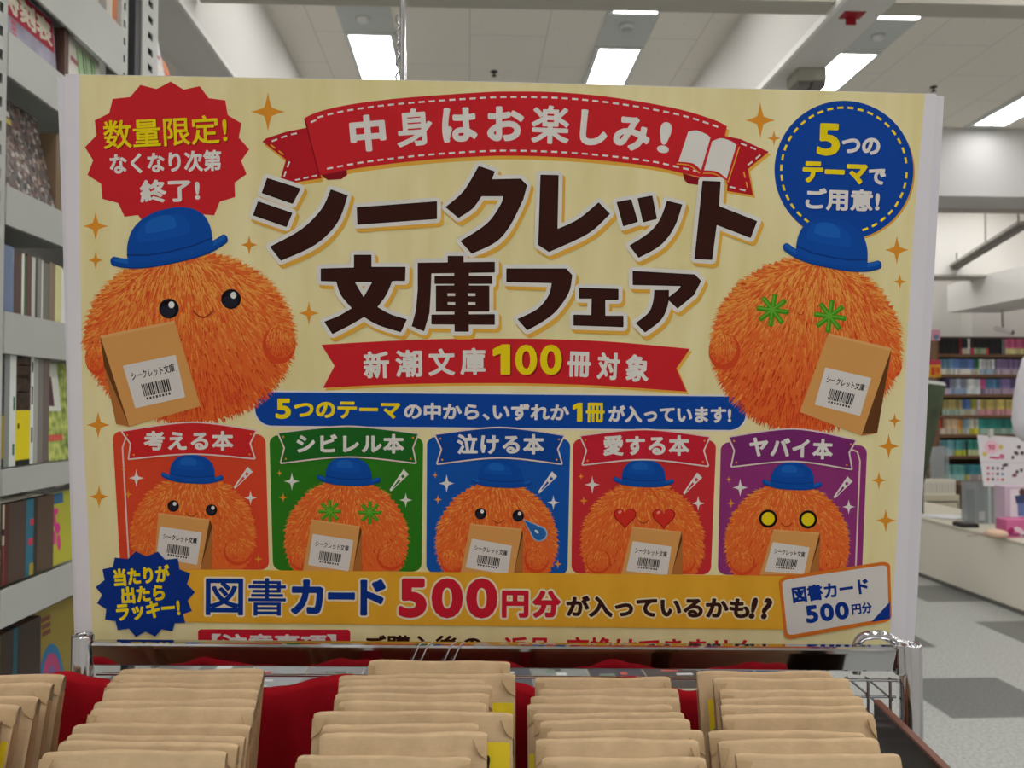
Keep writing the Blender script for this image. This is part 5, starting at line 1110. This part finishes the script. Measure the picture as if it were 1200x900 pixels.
for i, (cb, cr, q, rib, ttl, tb, ht, body, eyes, ek, bg, sd, lb, mo, word) in enumerate(CARDS):
    CM = P_(cb); g = quadmap(q); yb = q[2][1]
    def f(mb):
        S.poly(mb, [g(*p) for p in [(u, v) for u, v in rrect(0, 0, 1, 1, .06, 5)]], CM, 3)
        if i in (0, 4):
            x = .06 if i == 0 else .955; S.line(mb, [g(x if i == 0 else x, 0.99), g(x, .12), g(x + (.025 if i == 0 else -.02), .05), g(x + (.06 if i == 0 else -.07), .03)], 1.8, P_('#ecd0c8'), 4)
        for (u, v, r_, M) in ((.14, .34, 9, WHITE), (.89, .47, 7.5, WHITE), (.08, .46, 5, ORANGE), (.93, .92, 5, ORANGE if i in (0, 2) else CM), (.06, .28, 3.5, ORANGE)): x, y = g(u, v); S.star(mb, x, y, r_, r_ * 1.15, M, 4)
        x, y = g(.83, .33); S.poly(mb, [(x + 8, y - 14), (x + 14, y - 8), (x - 7, y + 12), (x - 8.5, y + 10)], WHITE, 4); S.quad(mb, [(x + 7, y - 8), (x + 9.5, y - 5.5), (x + 7, y - 3), (x + 4.8, y - 5.4)], CM, 5); S.quad(mb, [(x + 2.5, y - 2.5), (x + 4.5, y - .5), (x - 4, y + 8), (x - 4.6, y + 7.4)], CM, 5)
    cd = part('theme_card', f, label=word + ' theme card')
    bx, by, rx, ry = body
    part('fuzzy_creature', lambda mb: (furball(mb, bx, by, rx, ry, 5, 1350, 20 + i, ybot=yb - .5, L=7.5, wd=1.15, top=(bx, by - ry * .9)), S.ell(mb, bx - rx * .71, min(by + 22, yb - 15.5), 14.6, 14.6, FUR[3], 8.6), furball(mb, bx - rx * .72, by + 20, 13, 13, 9, 120, 40 + i, ybot=yb - 1, L=4.5, wd=.9), S.ell(mb, bx + rx * (.71 if i < 2 else .65), min(by + 20, yb - 16.5), 16.4 if i < 2 else 14.6, 15.6, FUR[3], 8.6), furball(mb, bx + rx * (.72 if i < 2 else .66), by + 18, 15 if i < 2 else 13, 14, 9, 130, 60 + i, ybot=yb - 1, L=4.5, wd=.9)), cd)
    part('hat', lambda mb: hat(mb, *ht, 14), cd)
    def f(mb):
        arc_t = smooth([rib[0], rib[1], rib[2]], 8); arc_b = smooth([rib[4], rib[5], rib[6]], 8); pts = arc_t + [rib[3]] + arc_b + [rib[7]]
        S.shape(mb, poly_segs([ccw(pts)]), P_('#ead8d4'), 18, 2.0, .5); S.shape(mb, poly_segs([ccw(pts)]), P_(cr), 19, .3, .5)
        for (a, b) in ((rib[0], (5, 4)), (rib[2], (-5, 4)), (rib[4], (-5, -4)), (rib[6], (5, -4))): S.ell(mb, a[0] + b[0], a[1] + b[1], 1.2, 1.2, ORANGE, 20, n=8)
        S.text(mb, ttl, *tb, WHITE, 19, -2 if i == 4 else 0, .95, track=.06)
    part('card_ribbon', f, cd)
    def f(mb):
        for x, y in eyes:
            if ek in ('eye', 'tear'): eye(mb, x, y, 6.7, 14)
            elif ek == 'star': aster(mb, x, y, 13.5, 14, 0)
            elif ek == 'heart': heart(mb, x, y + 1, 13.5, P_('#b81c20'), 14); heart(mb, x, y + .6, 12, P_('#dc3428'), 14.5); S.ell(mb, x - 6, y - 5, 2.4, 1.6, P_('#f0a090'), 15, 30, 12)
            else: S.ell(mb, x, y, 10.6, 10.6, P_('#16120c'), 14); S.ell(mb, x, y, 7.6, 7.6, P_('#f0d818'), 15)
        if ek == 'tear':
            S.poly(mb, [(613, 608)] + [(632 + 9.4 * math.cos(R(t)), 625.5 + 9 * math.sin(R(t))) for t in range(-75, 175, 16)], P_('#9cc4e4'), 16); S.poly(mb, [(614.5, 609.5)] + [(632 + 8 * math.cos(R(t)), 625.5 + 7.6 * math.sin(R(t))) for t in range(-75, 175, 16)], P_('#2a6ab4'), 16.6); S.ell(mb, 629, 623, 3, 1.6, P_('#c8e0f0'), 17.2, -40, 14)
        if mo: smile(mb, mo[0], mo[1], 13, 4, 14, 1.1)
    part('face', f, cd)
    part('paper_bag', lambda mb: pbag(mb, bg, sd, lb, 15, .26), cd)
# prize strip
def f(mb):
    S.poly(mb, [(195, 667), (560, 671), (930, 675), (930, 738), (560, 733.5), (195, 729)], mat('#efb230', .6, 0, .15, 'print'), 23)
    g = lambda st, x0, x1, y0, y1, M, b: S.text(mb, st, (x0 + x1) / 2, (y0 + y1) / 2, x1 - x0, y1 - y0, M, 24, -.4, b, 2.3 if b > .9 else 2.0, P_('#efe2c4'), cell=.45)
    for st, x0, x1, y0, y1, M, b in (('図', 241, 285, 678, 721, NAVY, 1.0), ('書', 291, 335, 677.5, 721.5, NAVY, .55), ('カ', 341, 379, 679, 720, NAVY, 2.1), ('ー', 384, 416, 694, 703, NAVY, 1.8), ('ド', 422, 452, 679, 721.5, NAVY, 2.1), ('500', 467, 583, 677.5, 724.5, CRIM, 2.8), ('円', 588, 619.5, 692, 724, CRIM, 1.6), ('分', 624, 657, 692, 724, CRIM, 1.8)): g(st, x0, x1, y0, y1, M, b)
    S.text(mb, 'が入っているかも', 771, 711.5, 215, 25, BROWN, 24, -.6, 1.2, 1.8, P_('#f0e0b8'), track=-.02); S.text(mb, '!?', 891.5, 713, 24, 25, BROWN, 24, -2, 1.4, 1.8, P_('#f0e0b8'), shear=.2)
part('prize_strip', f, label='golden strip with blue, red and brown lettering')
def f(mb):
    burst(mb, [(159, 646), (185, 646.4), (208.4, 654.4), (223, 672), (228.5, 694), (225, 716), (217, 730), (202, 740), (182, 746), (159, 746.5), (138, 738.5), (123, 726), (113.6, 707), (112, 688), (120, 667), (134.4, 653.4)], (170, 696), NAVY, 29, .88)
    for st, x, y, w_, h_ in (('当たりが', 166, 674.5, 66, 21), ('出たら', 167.5, 696, 51, 20.5), ('ラッキー!', 173.5, 715, 75, 21)): S.text(mb, st, x, y, w_, h_, YELLOW, 29, 5, .9)
part('lucky_badge', f, label='navy starburst badge with yellow lettering')
def f(mb):
    q = [(913.5, 678), (1041.5, 659), (1043.5, 726.5), (921, 748.5)]; g = quadmap(q)
    S.shape(mb, poly_segs([ccw([g(u, v) for u, v in rrect(0, 0, 1, 1, .07)])]), P_('#e07a28'), 27, 1.5, .6); S.poly(mb, [g(u, v) for u, v in rrect(.018, .035, .985, .955, .06)], P_('#dedbd8'), 29)
    S.poly(mb, [(1043, 705), (1043, 725), (1021, 729)], NAVY, 30)
    S.text(mb, '図書カード', 973, 692, 90, 19.5, NAVY, 29, 7.5, .75); S.text(mb, '500', 969.5, 717.5, 51, 21, NAVY, 29, 6.5, 1.3); S.text(mb, '円分', 1010, 713, 24, 13, NAVY, 29, 6.5, .55)
part('gift_card', f, label='white gift card drawing with an orange border')
def f(mb):
    S.poly(mb, [(x, y + (x - 232) * .002) for x, y in rrect(232, 737.5, 410.5, 772, 4)], CRIM, 3)
    S.text(mb, '【注意事項】', 321, 754.5, 146, 23, WHITE, 4, -.3, .8); S.text(mb, 'ご購入後の', 496.5, 756, 138, 23, BROWN, 4, -.3, .75); S.text(mb, '返品・交換はできません', 738.5, 758.5, 296, 23, CRIM, 4, -.5, .8)
part('notice_line', f, label='notice line half hidden by the chrome rail')

for o in list(bpy.data.objects):
    if '_w' in o: del o['_w']
